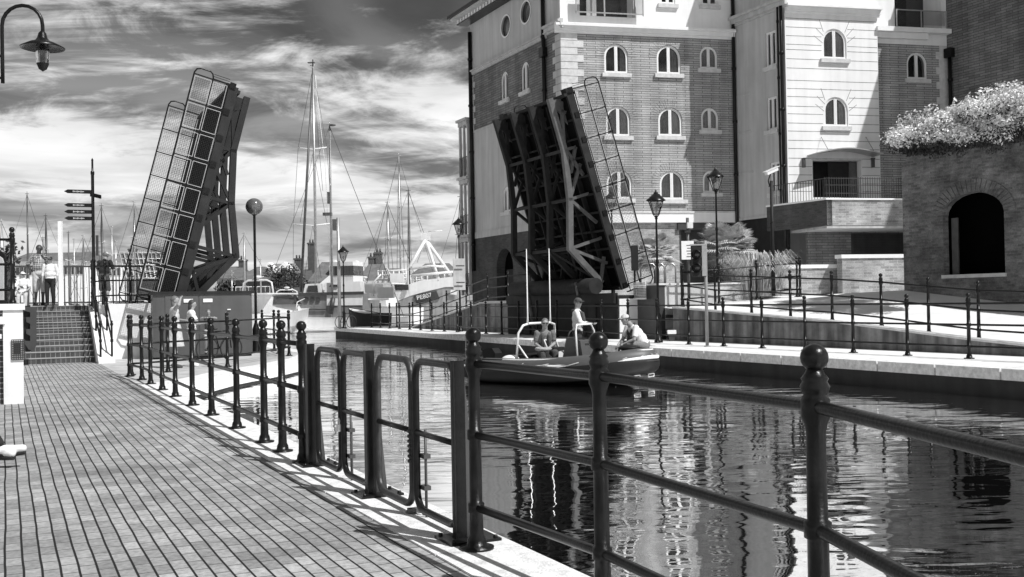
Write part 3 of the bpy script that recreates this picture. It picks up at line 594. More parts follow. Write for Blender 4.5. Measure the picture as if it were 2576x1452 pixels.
def inset(poly, k):
    cx = sum(p[0] for p in poly)/len(poly); s0 = min(p[0] for p in poly); s1 = max(p[0] for p in poly); z0 = min(p[1] for p in poly); z1 = max(p[1] for p in poly)
    f = lambda p: (s0+k+(p[0]-s0)*(s1-s0-2*k)/(s1-s0), z0+k+(p[1]-z0)*(z1-z0-2*k)/(z1-z0)); return [f(p) for p in poly]
def window(fr, px, arched=True, sill=True, curt=None, ring=None, mull=1):
    s0, s1, z0, z1 = pxr(fr, *px); hole = arch(s0, s1, z0, z1) if arched else rect(s0, s1, z0, z1)
    inn = inset(hole, .10); n = outw(fr[1]); N = len(hole); m = MB(); d = -.05
    for i in range(N):
        a, b2, c, e = hole[i], hole[(i+1) % N], inn[(i+1) % N], inn[i]
        m.quad(W(fr, a, d), W(fr, b2, d), W(fr, c, d), W(fr, e, d)); m.quad(W(fr, e, d), W(fr, c, d), W(fr, c, d-.07), W(fr, e, d-.07))
    c = (s0+s1)/2; fbox(m, fr, c-.075, c+.075, z0+.09, z1-.09, -.10, -.045)
    fbox(m, fr, c-.012, c+.012, z0+.09, z1-.1, -.05, -.04)
    f = m.build('window', 'white_frame', bld)
    g_ = MB(); pts = [W(fr, p, -.105) for p in inset(hole, .08)]; g_.add(pts, [list(range(N))]); g_.build('pane', 'clear_glass', f)
    k = MB(); pts = [W(fr, p, -.75) for p in inset(hole, -.25)]; k.add(pts, [list(range(N))]); k.build('room_shade', 'shade_black', f)  # near-black sheet paints the unlit room behind the glass
    if curt:
        k = MB()
        for (q0, q1) in curt:
            xs = s0+.1+(s1-s0-.2)*q0; xe = s0+.1+(s1-s0-.2)*q1; nseg = max(3, int((xe-xs)/.06)); r = (s1-s0)/2
            prev = None
            for i in range(nseg+1):
                s = xs+(xe-xs)*i/nseg; zt = z1-.12 if not arched else (z1-r + math.sqrt(max(0, (r-.1)**2-(s-c)**2)))
                cur = (W(fr, (s, z0+.1), -.2-.03*(i % 2)), W(fr, (s, zt), -.2-.03*(i % 2)))
                if prev: k.quad(prev[0], cur[0], cur[1], prev[1])
                prev = cur
        k.build('curtain', 'curtain', f)
    if sill:
        k = MB(); fbox(k, fr, s0-.13, s1+.13, z0-.2, z0-.01, -.05, .12); k.build('sill', 'stone', f)
    if ring:
        k = MB(); r0 = (s1-s0)/2; zc = z1-r0; nb = 22
        for i in range(nb):
            t0, t1 = math.pi*(i+.06)/nb, math.pi*(i+.94)/nb; R1 = r0+.42
            q = [W(fr, (c+rr*math.cos(t), zc+rr*math.sin(t)), .003) for rr, t in ((r0+.01, t0), (R1, t0), (R1, t1), (r0+.01, t1))]
            k.prism(q, n*.012)
        k.build('brick_arch', ring, f)
    return hole
zof = lambda fr, x, y: onF(x, y, *fr)[1]
# ---- front A
wA = []
spec = [((1520, 1580, 111, 184), 'brick_sun', [(.75, 1)]), ((1652, 1712, 114, 186), 'brick_sun', [(.62, .98)]), ((1760.5, 1804.5, 117, 173), None, None),
        ((1524.5, 1585, 268, 342), 'brick_sun', [(.7, 1)]), ((1656, 1716, 271, 342), 'brick_sun', [(.6, 1)]), ((1764, 1807, 272, 327), None, None),
        ((1526, 1590, 428, 500), 'brick_sun', [(.0, .4), (.6, 1)]), ((1660, 1721, 430, 502), 'brick_sun', [(.02, .42), (.6, 1)]), ((1768, 1809, 430, 485), None, [(0, .4)])]
for px, ring, cu in spec: wA.append(window(FA, px, True, True, cu, ring))
sA2 = (pA2-cA).length; zb = zof(FA, 1629, 535); zt = zof(FA, 1629, 92)
panel(FA, rect(0, sA2, zb, zt), wA, 'brick_wall', 'brick_sun')
top_open = []
z20 = zof(FA, 1520, 42)
s0, s1, z0, z1 = pxr(FA, 1457, 1597, -120, 42); ho = rect(s0, s1, z0, z1)
w1 = window(FA, (1660, 1698, -60, 10), False, True); w2 = window(FA, (1764, 1804, -60, 13), False, True)
panel(FA, rect(0, sA2, zt, TOP), [ho, w1, w2], 'render_wall', 'stucco_light', depth=1.2)
m = MB(); m.quad(W(FA, (s0-.2, z0-.2), -1.2), W(FA, (s1+.2, z0-.2), -1.2), W(FA, (s1+.2, z1+.2), -1.2), W(FA, (s0-.2, z1+.2), -1.2)); m.build('balcony_recess', 'glass_dark', bld)
bal = MB()
for z in (z0+.05, z0+1.0): fbox(bal, FA, s0-.3, s1+.3, z, z+.05, .3, .35)
for s in (s0-.3, (s0+s1)/2-.3, s1+.25): fbox(bal, FA, s, s+.05, z0, z0+1.05, .3, .35)
bal = bal.build('balcony_rail', 'alu', bld); m = MB(); m.quad(W(FA, (s0-.25, z0+.1), .32), W(FA, (s1+.25, z0+.1), .32), W(FA, (s1+.25, z0+1), .32), W(FA, (s0-.25, z0+1), .32)); m.build('balcony_glass', 'clear_glass', bal)
m = MB(); fbox(m, FA, s0+.6, s0+1.1, z0+.1, z1, -.9, -.85); fbox(m, FA, s0+1.3, s0+1.36, z0, z1, -.3, -.25); fbox(m, FA, s1-.1, s1, z0, z1, -.15, -.05); m.build('balcony_door', 'conc_light', bld)
def cornice(fr, s0, s1, zz, name='cornice', mat='stucco_light', k=1.0):
    m = MB(); fbox(m, fr, s0, s1, zz, zz+.10*k, 0, .08); fbox(m, fr, s0, s1, zz+.10*k, zz+.30*k, 0, .2*k); fbox(m, fr, s0, s1, zz+.30*k, zz+.42*k, 0, .34*k); fbox(m, fr, s0, s1, zz+.42*k, zz+.47*k, 0, .26*k); return m.build(name, mat, bld)
cornice(FA, -.3, sA2-.02, zt)
def quoins(fr, sfun, z0, z1, left=True, h=.34):
    m = MB(); z = z0; k = 0
    while z+h <= z1+.05:
        w_ = 1.12 if k % 2 else .82
        s = sfun; a, b2 = (s, s+w_) if left else (s-w_*.55, s)
        fbox(m, fr, a, b2, z+.012, z+h-.012, 0, .03); z += h; k += 1
    return m.build('quoin', 'stone', bld)
quoins(FA, 0.0, zb, zt-.02)
zb2 = zof(FA, 1629, 560); panel(FA, rect(0, sA2, zb2, zb), [], 'render_band', 'stucco_light', off=.06, thick=.2)
m = MB(); fbox(m, FA, 0, sA2, zb-.02, zb+.06, 0, .1); m.build('string_course', 'stone', bld)
sm = onF(1711, 600, *FA)[0]; s3 = onF(1560, 600, *FA)[0]
panel(FA, rect(0, sm, GRD, zb2), [], 'lower_brick_wall', 'brick_pale', off=-.12)
m = MB(); fbox(m, FA, sm, sA2+.2, GRD, zb2, -1.3, -1.2); fbox(m, FA, sm, sm+.1, GRD, zb2, -1.3, -.12); m.build('recessed_wall', 'dark_paint', bld)
m = MB(); fbox(m, FA, sm-.1, sm+1.5, zb2-.35, zb2-.02, -.5, .02); m.build('soffit', 'dark_paint', bld)
# ---- side B (shaded render, facing the canal)
sB = (pB2-pA2).length; wB = [window(FB, (1926, 1952, 79, 167), False, True), window(FB, (1930, 1955, 244, 327), False, True), window(FB, (1938, 1962, 408, 485), False, True)]
zB = zof(FB, 1915, 548)
panel(FB, rect(0, sB, zB, 21.0), wB, 'side_render_wall', 'stucco_shade'); zc = zof(FB, 1915, 42); cornice(FB, 0.02, sB+.25, zc, mat='stucco_shade')
panel(FB, rect(0, sB, GRD, zB), [], 'side_base', 'dark_steel', off=-.06)
m = MB(); fbox(m, FB, .0, sB, zB-.02, zB+.1, 0, .04); m.build('string_course', 'stucco_shade', bld)
m = MB()
for x0, x1, y in ((1851, 1888, 245), (1851, 1890, 340), (1853, 1895, 440)):
    s0, z = onF(x0, y, *FB); s1, _ = onF(x1, y, *FB); fbox(m, FB, min(s0, s1), max(s0, s1), z-.04, z+.05, 0, .03)
m.build('blind_sill', 'stucco_shade', bld)
# ---- front C (sunlit render with grooves)
wC = [window(FC, (2069, 2129, 72.5, 148), True, True, [(.7, 1)]), window(FC, (2073, 2133, 244, 318), True, True, [(.75, 1)])]
sC = (pC2-pB2).length; zc0 = zof(FC, 2100, 498); s0, s1, z0, z1 = pxr(FC, 2045, 2167, 403, 500); door = rect(s0, s1, zc0+.02, z1)
zcc = zof(FC, 2100, 40)
panel(FC, rect(0, sC, zc0-.6, 21.0), wC+[door], 'front_render_wall', 'stucco_light', depth=.5)
cornice(FC, 0.0, sC+.1, zcc)
m = MB(); ys = [51, 73, 94.5, 116, 129, 152, 175, 205.5, 226, 246, 270, 289, 312, 332, 355, 375.5, 399.5, 420, 441, 462, 482]
exc = {94.5: 2069, 116: 2069, 129: 2069, 152: 2064, 73: 2052, 270: 2052, 289: 2060, 312: 2070, 332: 2072, 355: 2000}
gr = []
for y in ys:
    z = zof(FC, 2100, y)
    def seg(a, b2): fbox(m, FC, a, b2, z-.011, z+.011, -.002, .0045)
    wl = None
    for hx in ((2069, 2129, 60, 152), (2073, 2133, 235, 322), (2045, 2167, 403, 500)):
        if hx[2] < y < hx[3]: wl = (onF(hx[0], y, *FC)[0]-.05, onF(hx[1], y, *FC)[0]+.05)
    if wl: seg(.05, wl[0]); seg(wl[1], sC-.03)
    else: seg(.05, sC-.03)
for cx_, yb, in ((2099, 80), (2103, 252)):
    for (xo0, yo0, xo1, yo1) in ((-38, -28, -28, 2), (-48, -8, -28, 12), (-52, 12, -30, 30), (38, -26, 26, 4), (48, -6, 30, 14), (52, 14, 32, 30)):
        a = onF(cx_+xo0, yb+yo0-2, *FC); b2 = onF(cx_+xo1, yb+yo1-2, *FC); m.bar(W(FC, a, .002), W(FC, b2, .002), .02, .006, up=nA)
m.build('groove', 'conc_dark', bld)
m = MB(); fbox(m, FC, s0-.05, s1+.05, zc0, z1+.1, -1.6, -1.5); m.build('entrance_recess', 'conc_black', bld)
m = MB(); fbox(m, FC, s0+1.0, s1-.22, zc0, z1-.02, -.45, -.40); m.build('entrance_door', 'dark_steel', bld)
m = MB(); fbox(m, FC, s1-.42, s1-.02, zc0, z1-.02, -.40, -.34); m.build('entrance_door', 'mid_steel', bld)
m = MB(); fbox(m, FC, s0-.06, s1+.06, z1, z1+.08, -.02, .03); m.build('door_lintel', 'stone', bld)
# curved canopy
m = MB(); a0, zA = onF(2031, 393, *FC); a1, _ = onF(2196, 393, *FC); zT = zof(FC, 2110, 381); prev = None
for k in range(17):
    t = k/16; s = a0+(a1-a0)*t; z = zA+(zT-zA)*math.sin(math.pi*t)
    if prev: m.prism([W(FC, (prev[0], prev[1]), 0), W(FC, (s, z), 0), W(FC, (s, z+.05), 0), W(FC, (prev[0], prev[1]+.05), 0)], nA*.9)
    prev = (s, z)
can = m.build('canopy', 'alu', bld)
m = MB()
for x in (2065, 2177):
    p = onF(x, 345, *FC); q = onF(x, 388, *FC); m.tube([W(FC, p, .03), W(FC, (q[0], q[1]), .75)], .012, 5)
m.build('tie_rod', 'dark_paint', can)
for x, y0, y1 in ((2020, 401, 422), (2194, 401, 422)):
    s_, z_ = onF(x, y1, *FC); _, zt_ = onF(x, y0, *FC); wl = tag(None, None) if False else None
    r = thing('wall_lantern', 'small wall lantern %s of the entrance canopy' % ('left' if x < 2100 else 'right'), 'wall lamp', W(FC, (s_, z_), .1))
    m = MB(); fbox(m, FC, s_-.05, s_+.05, z_, zt_, .02, .16); m.build('lamp_body', 'mid_steel', r); m = MB(); fbox(m, FC, s_-.065, s_+.065, zt_, zt_+.05, .0, .18); m.build('cap', 'dark_paint', r)
# ---- front D
wD = [window(FD, (2281, 2332, 132, 199), True, True)]
sD = (pD2-oD).length; zD = zof(FD, 2300, 97); s0, s1, z0, z1 = pxr(FD, 2249, 2366, -150, 72); ho = rect(s0, s1, z0, z1)
panel(FD, rect(0, sD, GRD, zD-.3), wD, 'brick_wall', 'brick_sun'); panel(FD, rect(0, sD, zD-.3, 21), [ho], 'render_wall', 'stucco_light', depth=1.4)
m = MB(); m.quad(W(FD, (s0, z0), -1.4), W(FD, (s1, z0), -1.4), W(FD, (s1, z1), -1.4), W(FD, (s0, z1), -1.4)); m.build('balcony_recess', 'glass_dark', bld)
m = MB(); zr = zof(FD, 2300, 32)
fbox(m, FD, s0-.1, s1+.1, zr, zr+.05, .25, .3)
for s in (s0-.1, s0+(s1-s0)*.48, s1+.05): fbox(m, FD, s, s+.05, z0, zr, .25, .3)
r = m.build('balcony_rail', 'alu', bld); m = MB(); m.quad(W(FD, (s0, z0+.1), .27), W(FD, (s1, z0+.1), .27), W(FD, (s1, zr), .27), W(FD, (s0, zr), .27)); m.build('balcony_glass', 'clear_glass', r)
m = MB(); fbox(m, FD, .05, sD-.02, z0-.28, z0-.06, 0, .42); fbox(m, FD, .05, sD*.72, z0-.55, z0-.28, 0, .2); m.build('balcony_slab', 'stucco_light', bld)
quoins(FD, sD, GRD, zD-.35, False, .36); m = MB(); fbox(m, FD, sD-.42, sD-.02, GRD, zD-.3, 0, .026); m.build('corner_pier', 'stone', bld)
# ---- wing E (brick, running toward the camera on the far right)
E1 = pD2 + (-D2)*15
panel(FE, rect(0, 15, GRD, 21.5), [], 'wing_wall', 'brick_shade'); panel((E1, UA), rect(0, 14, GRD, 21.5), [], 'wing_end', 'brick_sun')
# ---- left side face
def lw(x0, x1, y0, y1, arched=True): return window(FL, (x0, x1, y0, y1), arched, True, [(0, 1)])
wl = [lw(1260, 1278.6, 180, 251), lw(1311, 1331, 156, 229)]
z_t, z_b = 14.3, 11.05
sL = 12.0; gap = sL-1.35
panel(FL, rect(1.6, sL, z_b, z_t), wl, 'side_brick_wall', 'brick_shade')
ports = []
for x0, x1, y0, y1 in ((1266, 1279, 36, 96), (1315, 1330, 0, 62)):
    s0, s1, z0, z1 = pxr(FL, x0, x1, y0, y1); c, zc_, r1, r2 = (s0+s1)/2, (z0+z1)/2, (s1-s0)/2, (z1-z0)/2
    poly = [(c+r2*math.cos(t*math.pi/10), zc_+r2*math.sin(t*math.pi/10)) for t in range(20)]; ports.append(poly)
    m = MB(); inn = inset(poly, .09)
    for i in range(20): m.quad(W(FL, poly[i], .02), W(FL, poly[(i+1) % 20], .02), W(FL, inn[(i+1) % 20], .02), W(FL, inn[i], .02))
    f = m.build('porthole_window', 'white_frame', bld); m = MB(); m.add([W(FL, p, -.12) for p in poly], [list(range(20))]); m.build('pane', 'glass_dark', f)
panel(FL, rect(1.6, sL, z_t, TOP-.9), ports, 'side_render_wall', 'stucco_shade')
w3 = lw(1265, 1283, 470, 533); zlow = 5.0
panel(FL, rect(1.6, sL, zlow, z_b), [w3], 'side_render_wall', 'stucco_shade')
s0, s1, z0, z1 = pxr(FL, 1250, 1292, 625, 722); dr = arch(s0, s1, 1.45, z1)
panel(FL, rect(1.3, sL, GRD-1, zlow), [dr], 'side_base', 'brick_base', off=.02, depth=.5)
m = MB(); m.add([W(FL, p, -.5) for p in dr], [list(range(len(dr)))]); m.build('doorway_shade', 'shade_black', bld)  # near-black sheet stands in for the shade in the doorway
m = MB(); fbox(m, FL, s0+.45, s1, 1.45, z1-1.1, -.42, -.36); m.build('door', 'dark_steel', bld)
cornice(FL, 1.6, gap, z_t-.12, mat='stucco_shade', k=.55); cornice(FL, gap+.0, sL+.32, z_t, mat='stucco_shade', k=.9)
m = MB(); fbox(m, FL, 1.6, sL, z_b-.12, z_b, 0, .03); m.build('string_course', 'stucco_shade', bld); m = MB(); fbox(m, FL, 1.6, sL, zlow, zlow+.35, 0, .05); m.build('string_course', 'stucco_shade', bld)
m = MB(); k = 0; z = z_b
while z < z_t-.3: fbox(m, FL, sL-(.75 if k % 2 else .5), sL, z+.012, z+.328, 0, .03); fbox(m, FL, 1.6, 1.6+(.5 if k % 2 else .3), z+.012, z+.328, 0, .03); z += .34; k += 1
m.build('quoin', 'stucco_shade', bld)
# drain pipes
def pipe(fr, s, z0, z1, r=.085, lab=None, hop=None):
    m = MB(); O, U = fr; n = outw(U); p = O+U*s+n*.12; m.tube([p+Z3*z0, p+Z3*z1], r, 8)
    z = z0+1.4
    while z < z1: m.tube([p+Z3*z, p+Z3*(z+.12)], r*1.35, 8); z += 2.6
    if hop: m.box(p+Z3*hop, U*.2, n*.16, Z3*.22)
    return m.build('drain_pipe', 'black_iron', bld)
pipe(FA, sA2-.08, GRD, TOP+2); pipe(FB, sB-.12, GRD, TOP+2, .075); pipe(FB, sB-.35, 4.9, TOP+2, .05); pipe(FE, .25, 5, zD-.6, .09, hop=zD-.7)
pipe(FL, sL-1.5, 5, TOP, .1, hop=13.5); pipe(FL, 1.75, 3.2, 16.6, .11)
# roofs and eaves of the left block
m = MB(); fbox(m, FL, .9, sL-1.3, TOP-.95, TOP-.85, -.3, .95); m.build('soffit', 'stucco_shade', bld)
m = MB()
for k in range(26): fbox(m, FL, 1.2+.38*k, 1.38+.38*k, TOP-1.18, TOP-.95, .05, .62)
m.build('dentil', 'stucco_light', bld)
m = MB(); fbox(m, FL, .75, sL-1.3, TOP-.85, TOP-.68, .85, 1.06); fbox(m, FL, 1.2, sL-1.3, TOP-1.25, TOP-1.18, 0, .66); m.build('gutter', 'black_iron', bld)
zr = TOP-.7
A_, B_, C_, D_ = W(FL, (.7, zr), 1.0), W(FL, (sL-1.3, zr), 1.0), W(FL, (sL-1.3, zr), -9), W(FL, (.7, zr), -9)
m = MB(); R1, R2 = (A_+D_)/2+Z3*3+D2*-3.5, (B_+C_)/2+Z3*3; m.quad(A_, B_, R2, R1); m.quad(C_, D_, R1, R2); m.quad(D_, A_, R1); m.quad(B_, C_, R2); m.build('roof', 'dark_roof', bld)
# bodies that close the block for shadows and other viewpoints
m = MB(); back = lambda P, d: P + Z3*0 - nA*d
def solid(poly, z0, z1): m.prism([Vector((p.x, p.y, z0)) for p in poly], (0, 0, z1-z0))
i_ = .85
solid([cA+UA*i_-nA*1.7, pA2-nA*1.7+UA*3, pA2-nA*12+UA*3, W(FL, (1.6, 0), -1)-nA*0+N2*8, W(FL, (1.6, 0), -1.0)], GRD, TOP-.2)
solid([pB2+UA*.9-nA*1.7, pC2-nA*1.7, pC2-nA*8, pB2-nA*8+UA*.9], GRD, 20.8)
solid([pD2+N2*1.0, E1+N2*1.0-nA*.5, E1+UA*13-nA*.5, pD2+UA*14, ], GRD, 21.3)
solid([oD-nA*1.7, pD2+UA*1-nA*1.7, pD2+UA*1-nA*8, oD-nA*8], GRD, 20.9)
m.build('core', 'stucco_shade', bld)
m = MB(); solid([pA2+UA*-.45+nA*.0, pB2-UA*.45+nA*.5, pC2+UA*.4+nA*.5, pC2+UA*.4-nA*8, pA2-nA*8-UA*.45], 19.9, 20.25); m.build('roof', 'dark_roof', bld)
m = MB(); solid([cA-UA*.3+nA*.4, pA2+nA*.4, pA2-nA*9, cA-UA*.3-nA*9+UA*0], TOP, TOP+.3); m.build('roof', 'dark_roof', bld)
m = MB(); solid([pD2-UA*.4, E1-UA*.4+nA*.4, E1+UA*14+nA*.4, pD2+UA*14], 21.5, 21.8); m.build('roof', 'dark_roof', bld)
# projecting bay with balconies on the far left corner
bay = MB(); bm2 = MB(); gm = MB()
for k, (zf) in enumerate((2.0, 5.3, 8.6)):
    z0 = zof(FL, 1180, 760-0) if False else zf
    bay.box(W(FL, (.75, zf+3.0), -1.35), D2*.6, N2*1.6, Z3*.12); bay.box(W(FL, (.75, zf+3.2), -1.35), D2*.7, N2*1.7, Z3*.07)
    bm2.box(W(FL, (.75, zf+1.4), -1.6), D2*.5, N2*1.2, Z3*1.5)
    for s in (.2, .75, 1.3): bay.box(W(FL, (s, zf+1.4), .12), D2*.07, N2*.07, Z3*1.55)
    for s in range(8): gm.box(W(FL, (.2+.15*s, zf+.55), .2), D2*.012, N2*.012, Z3*.5)
    gm.box(W(FL, (.75, zf+1.08), .2), D2*.55, N2*.02, Z3*.02)
bay.build('bay_frame', 'stucco_shade', bld); bm2.build('bay_glazing', 'glass_dark', bld); gm.build('balcony_rail', 'dark_paint', bld)

# ================================================================== RIGHT BANK
# raised entrance balcony with brick parapet
bp = thing('entrance_balcony', 'brick balcony with pale coping and dark railing below the entrance canopy', 'balcony', hit(pB2, UA, 2100))
ob = cA; FBal = (pB2 + nA*3.2 - UA*3, UA)
s0 = onF(2080, 530, *FBal)[0]; s1 = onF(2290, 530, *FBal)[0]; z1 = zof(FBal, 2170, 503); z0 = zof(FBal, 2170, 567)
sl = onF(2000, 510, *FBal)[0]
m = MB(); fbox(m, FBal, s0, s1+3, z0, z1, -.3, 0); m.build('parapet', 'brick_pale', bp)
m = MB(); cn = W(FBal, (s0, 0), 0); dv = (D2*3.6 - UA*.2); m.prism([cn+Z3*z0, cn+dv+Z3*z0, cn+dv+Z3*z1, cn+Z3*z1], UA*.25); m.build('side_parapet', 'brick_base', bp)  # same parapet in darker brick, its side shade painted into the colour
m = MB(); fbox(m, FBal, s0-.06, s1+3, z1, z1+.07, -.34, .06); m.prism([cn+Z3*z1-UA*.05, cn+dv+Z3*z1-UA*.05, cn+dv+Z3*(z1+.07)-UA*.05, cn+Z3*(z1+.07)-UA*.05], UA*.32); m.build('coping', 'white_paint', bp)
m = MB(); fbox(m, FBal, s0, s1+3, z0-.12, z0-.01, -3.4, -.02); m.build('slab', 'conc_light', bp)
m = MB(); zr = zof(FBal, 2170, 448)
for k in range(int((s1+1-s0)/.115)):
    s = s0+.115*k; fbox(m, FBal, s-.009, s+.009, z1+.07, zr+.05, -.16, -.142)
for z in (zr, z1+.3, z1+.18+(zr-z1)*.5): fbox(m, FBal, s0, s1+1, z-.014, z+.014, -.165, -.138)
for k in range(22): p = cn+dv*(k/22)+UA*.12; m.box(p+Z3*((z1+zr)/2), UA*.009, nA*.009, Z3*((zr-z1)/2))
m.bar(cn+UA*.12+Z3*zr, cn+dv+UA*.12+Z3*zr, .03); m.build('railing', 'dark_paint', bp)
under = MB(); fbox(under, FBal, s0+.4, s1+3, GRD, z0-.12, -2.6, -2.4); under.build('rear_wall', 'brick_shade', bp)
m = MB(); l0 = onF(2190, 600, *FBal)[0]; zl0, zl1 = zof(FBal, 2230, 640), zof(FBal, 2230, 583)
for k in range(13): z = zl0+(zl1-zl0)*k/13; fbox(m, FBal, l0+.6, s1+3, z, z+.05, -2.4, -2.32)
m.build('louvre', 'conc_black', bp); m = MB(); fbox(m, FBal, l0+.5, s1+3, zl0-.1, zl1+.1, -2.4, -2.37); m.build('louvre_back', 'conc_black', bp)
# low brick planter walls
for lab, x0, x1, y0, y1, Y in (('higher brick planter wall with white coping right of the pampas grass', 2118, 2300, 640, 705, 36.5), ('lower brick planter wall with white coping behind the pampas grass', 1955, 2122, 666, 712, 36.6)):
    fr = (at(x0, y0, Y), UA); fr = (V3(fr[0].x, fr[0].y, 0), UA); L = onF(x1, y0, *fr)[0]; zt_ = zof(fr, (x0+x1)/2, y0)
    r = thing('planter_wall', lab, 'wall', fr[0]+Z3*1.5); m = MB(); fbox(m, fr, 0, L, 1.0, zt_-.13, -.35, 0); m.build('brick_face', 'brick_pale', r); m = MB(); fbox(m, fr, -.05, L, zt_-.13, zt_, -.4, .05); m.build('coping', 'white_paint', r)
# large old brick wall with arched opening
ow = thing('brick_wall', 'tall old brick wall with a dark arched opening on the right', 'wall', AB(24.5, 20, 1))
FW_ = (AB(24.5, 22.9), -D2); ap = []
s0, s1 = onF(2373, 600, *FW_)[0], onF(2527, 600, *FW_)[0]; zb_, zp, zs = 2.02, 4.32, 3.70
n = 12; hole = [(s0, zb_), (s1, zb_), (s1, zs)] + [((s0+s1)/2+(s1-s0)/2*math.cos(math.pi*k/n), zs+(zp-zs)*math.sin(math.pi*k/n)) for k in range(1, n)] + [(s0, zs)]
top = 5.63
panel(FW_, [(0, -.2), (14, -.2), (14, top), (.25, top), (0, top-.25)], [hole], 'wall_face', 'brick_old', depth=.22, parent=ow, thick=.5)
m = MB(); m.add([W(FW_, p, -.8) for p in inset(hole, -.6)], [list(range(len(hole)))]); m.build('interior_shade', 'shade_black', ow)  # near-black sheet paints the shade behind the arched opening
m = MB(); fbox(m, FW_, s0+.08, s0+.3, zb_, zp-.65, -.3, -.25)
m.build('side_shutter', 'mid_steel', ow); m = MB(); fbox(m, FW_, s0-.05, s1+.05, zb_-.1, zb_, -.2, .06); m.build('sill', 'stone', ow)
m = MB(); c = (s0+s1)/2; hw = (s1-s0)/2
for k in range(24):
    t0, t1 = math.pi*(k+.08)/24, math.pi*(k+.92)/24
    m.prism([W(FW_, (c+r_*math.cos(t), zs+(zp-zs+r_-hw)*math.sin(t)), .004) for r_, t in ((hw+.02, t0), (hw+.38, t0), (hw+.38, t1), (hw+.02, t1))], outw(-D2)*.02)
m.build('brick_arch', 'brick_old', ow)
m = MB(); fbox(m, FW_, 0.25, 14, top, top+.05, -.55, .05); m.build('coping', 'conc_dark', ow)
slab([(24.99, 4), (24.99, 22.8), (40, 22.8), (40, 4)], 5.5, 5.0, 'upper_garden_ground', 'soil')
r = thing('garden_railing', 'black metal railing half hidden in the shrub on the brick wall', 'railing', AB(24.7, 18, top))
m = MB()
for k in range(60): m.tube([AB(24.75, 22.2-.2*k, top+.05), AB(24.75, 22.2-.2*k, top+.95)], .012, 4)
for k in range(5): m.tube([AB(24.75, 22.2-2.6*k, top), AB(24.75, 22.2-2.6*k, top+1.05)], .035, 6)
m.build('bars', 'black_iron', r); m = MB(); m.tube([AB(24.75, 22.2, top+.95), AB(24.75, 10.4, top+.95)], .02, 6); m.build('rail', 'black_iron', r)
# leafy things -------------------------------------------------------
def leaves(m, c, R, n, size, squash=1.0, asp=.45, up=.3):
    for _ in range(n):
        d = V3(random.gauss(0, 1), random.gauss(0, 1), random.gauss(0, 1)).normalized()*(random.random()**.4)
        p = Vector(c) + V3(d.x*R[0], d.y*R[1], d.z*R[2]); nrm = (d*.6+V3(random.gauss(0, .5), random.gauss(0, .5), up+random.gauss(0, .4))).normalized()
        a = nrm.orthogonal().normalized(); a = (Matrix.Rotation(random.random()*6.28, 3, nrm) @ a); b2 = nrm.cross(a); s = size*random.uniform(.6, 1.3)
        m.quad(p-a*s, p-b2*s*asp+nrm*s*.12, p+a*s, p+b2*s*asp+nrm*s*.12)
sh = thing('flowering_shrub', 'big pale leafy shrub spilling over the top of the old brick wall', 'shrub', AB(25, 19, top))
m = MB(); dk = MB()
random.seed(11)
for k in range(120):
    t = random.random(); x = 2262+345*t; ytop = 322-96*min(1, t*1.25)+random.uniform(-14, 16) if t < .8 else 228+random.uniform(-12, 12); yb_ = 384-45*t
    q = random.random()**1.5; y = ytop+10 + (yb_-ytop-24)*q; Y = random.uniform(28.3, 31.2)-(t*3); p = at(x, y, Y); rr = random.uniform(.22, .5)
    leaves(m, p, (rr*1.2, rr, rr*.6), int(640*rr), random.choice((.032, .045, .06)), up=.6)
    leaves(dk, p+V3(0, .18, -.10-.12*q), (rr*1.1, rr, rr*.7), int((70+230*q)*rr), .05)  # dark leaves low and behind paint in the shrub's inner shade
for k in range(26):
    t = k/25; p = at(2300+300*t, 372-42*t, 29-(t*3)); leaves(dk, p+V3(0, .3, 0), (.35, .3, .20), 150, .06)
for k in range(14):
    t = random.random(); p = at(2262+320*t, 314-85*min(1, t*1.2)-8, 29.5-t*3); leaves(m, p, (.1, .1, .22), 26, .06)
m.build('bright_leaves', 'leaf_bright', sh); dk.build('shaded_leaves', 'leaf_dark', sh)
m = MB()
for k in range(9): p = AB(25.2, 22-1.2*k, top-.1); m.tube([p, p+V3(random.uniform(-.2, .2), 0, .5), p+V3(random.uniform(-.5, .3), -.2, 1.1)], [.05, .035, .015], 5)
m.build('stems', 'trunk', sh)
def palm(lab, base, h, R, nf, mat='leaf_mid'):
    r = thing('palm', lab, 'palm', base); m = MB(); m.tube([base, base+V3(.05, 0, h*.5), base+V3(0, 0, h)], [.14, .12, .13], 9); m.build('trunk', 'trunk', r)
    m = MB(); c = base+V3(0, 0, h)
    for k in range(nf):
        az = 6.283*random.random(); el = random.uniform(-.5, 1.2); L = R*random.uniform(.75, 1.05); d = V3(math.cos(az)*math.cos(el), math.sin(az)*math.cos(el), math.sin(el))
        e = c + d*L*.55 - Z3*.1*L; side = d.cross(Z3).normalized() if abs(d.z) < .95 else V3(1, 0, 0); m.tube([c, c+d*L*.3, e], .012, 4, False); upv = side.cross(d)
        for j in range(17):
            t = (j/16-.5)*2.5; q = (d*math.cos(t)+side*math.sin(t)).normalized(); ll = L*.5*(1-.12*abs(t)); w_ = q.cross(upv).normalized()*.022
            mid = e+q*ll*.6; tip = e+q*ll-Z3*.22*ll; m.quad(e, mid+w_*1.5, tip, mid-w_*1.5)
    m.build('fronds', mat, r); return r
pb = at(1826, 730, 37.5); pb.z = 1.5; palm('spiky fan palm beside the second lamp post from the right', pb, 1.75, 1.35, 95)
pb = at(1650, 730, 44); pb.z = 1.5; palm('drooping palm seen through the end of the right bridge parapet', pb, 1.9, 1.2, 70)
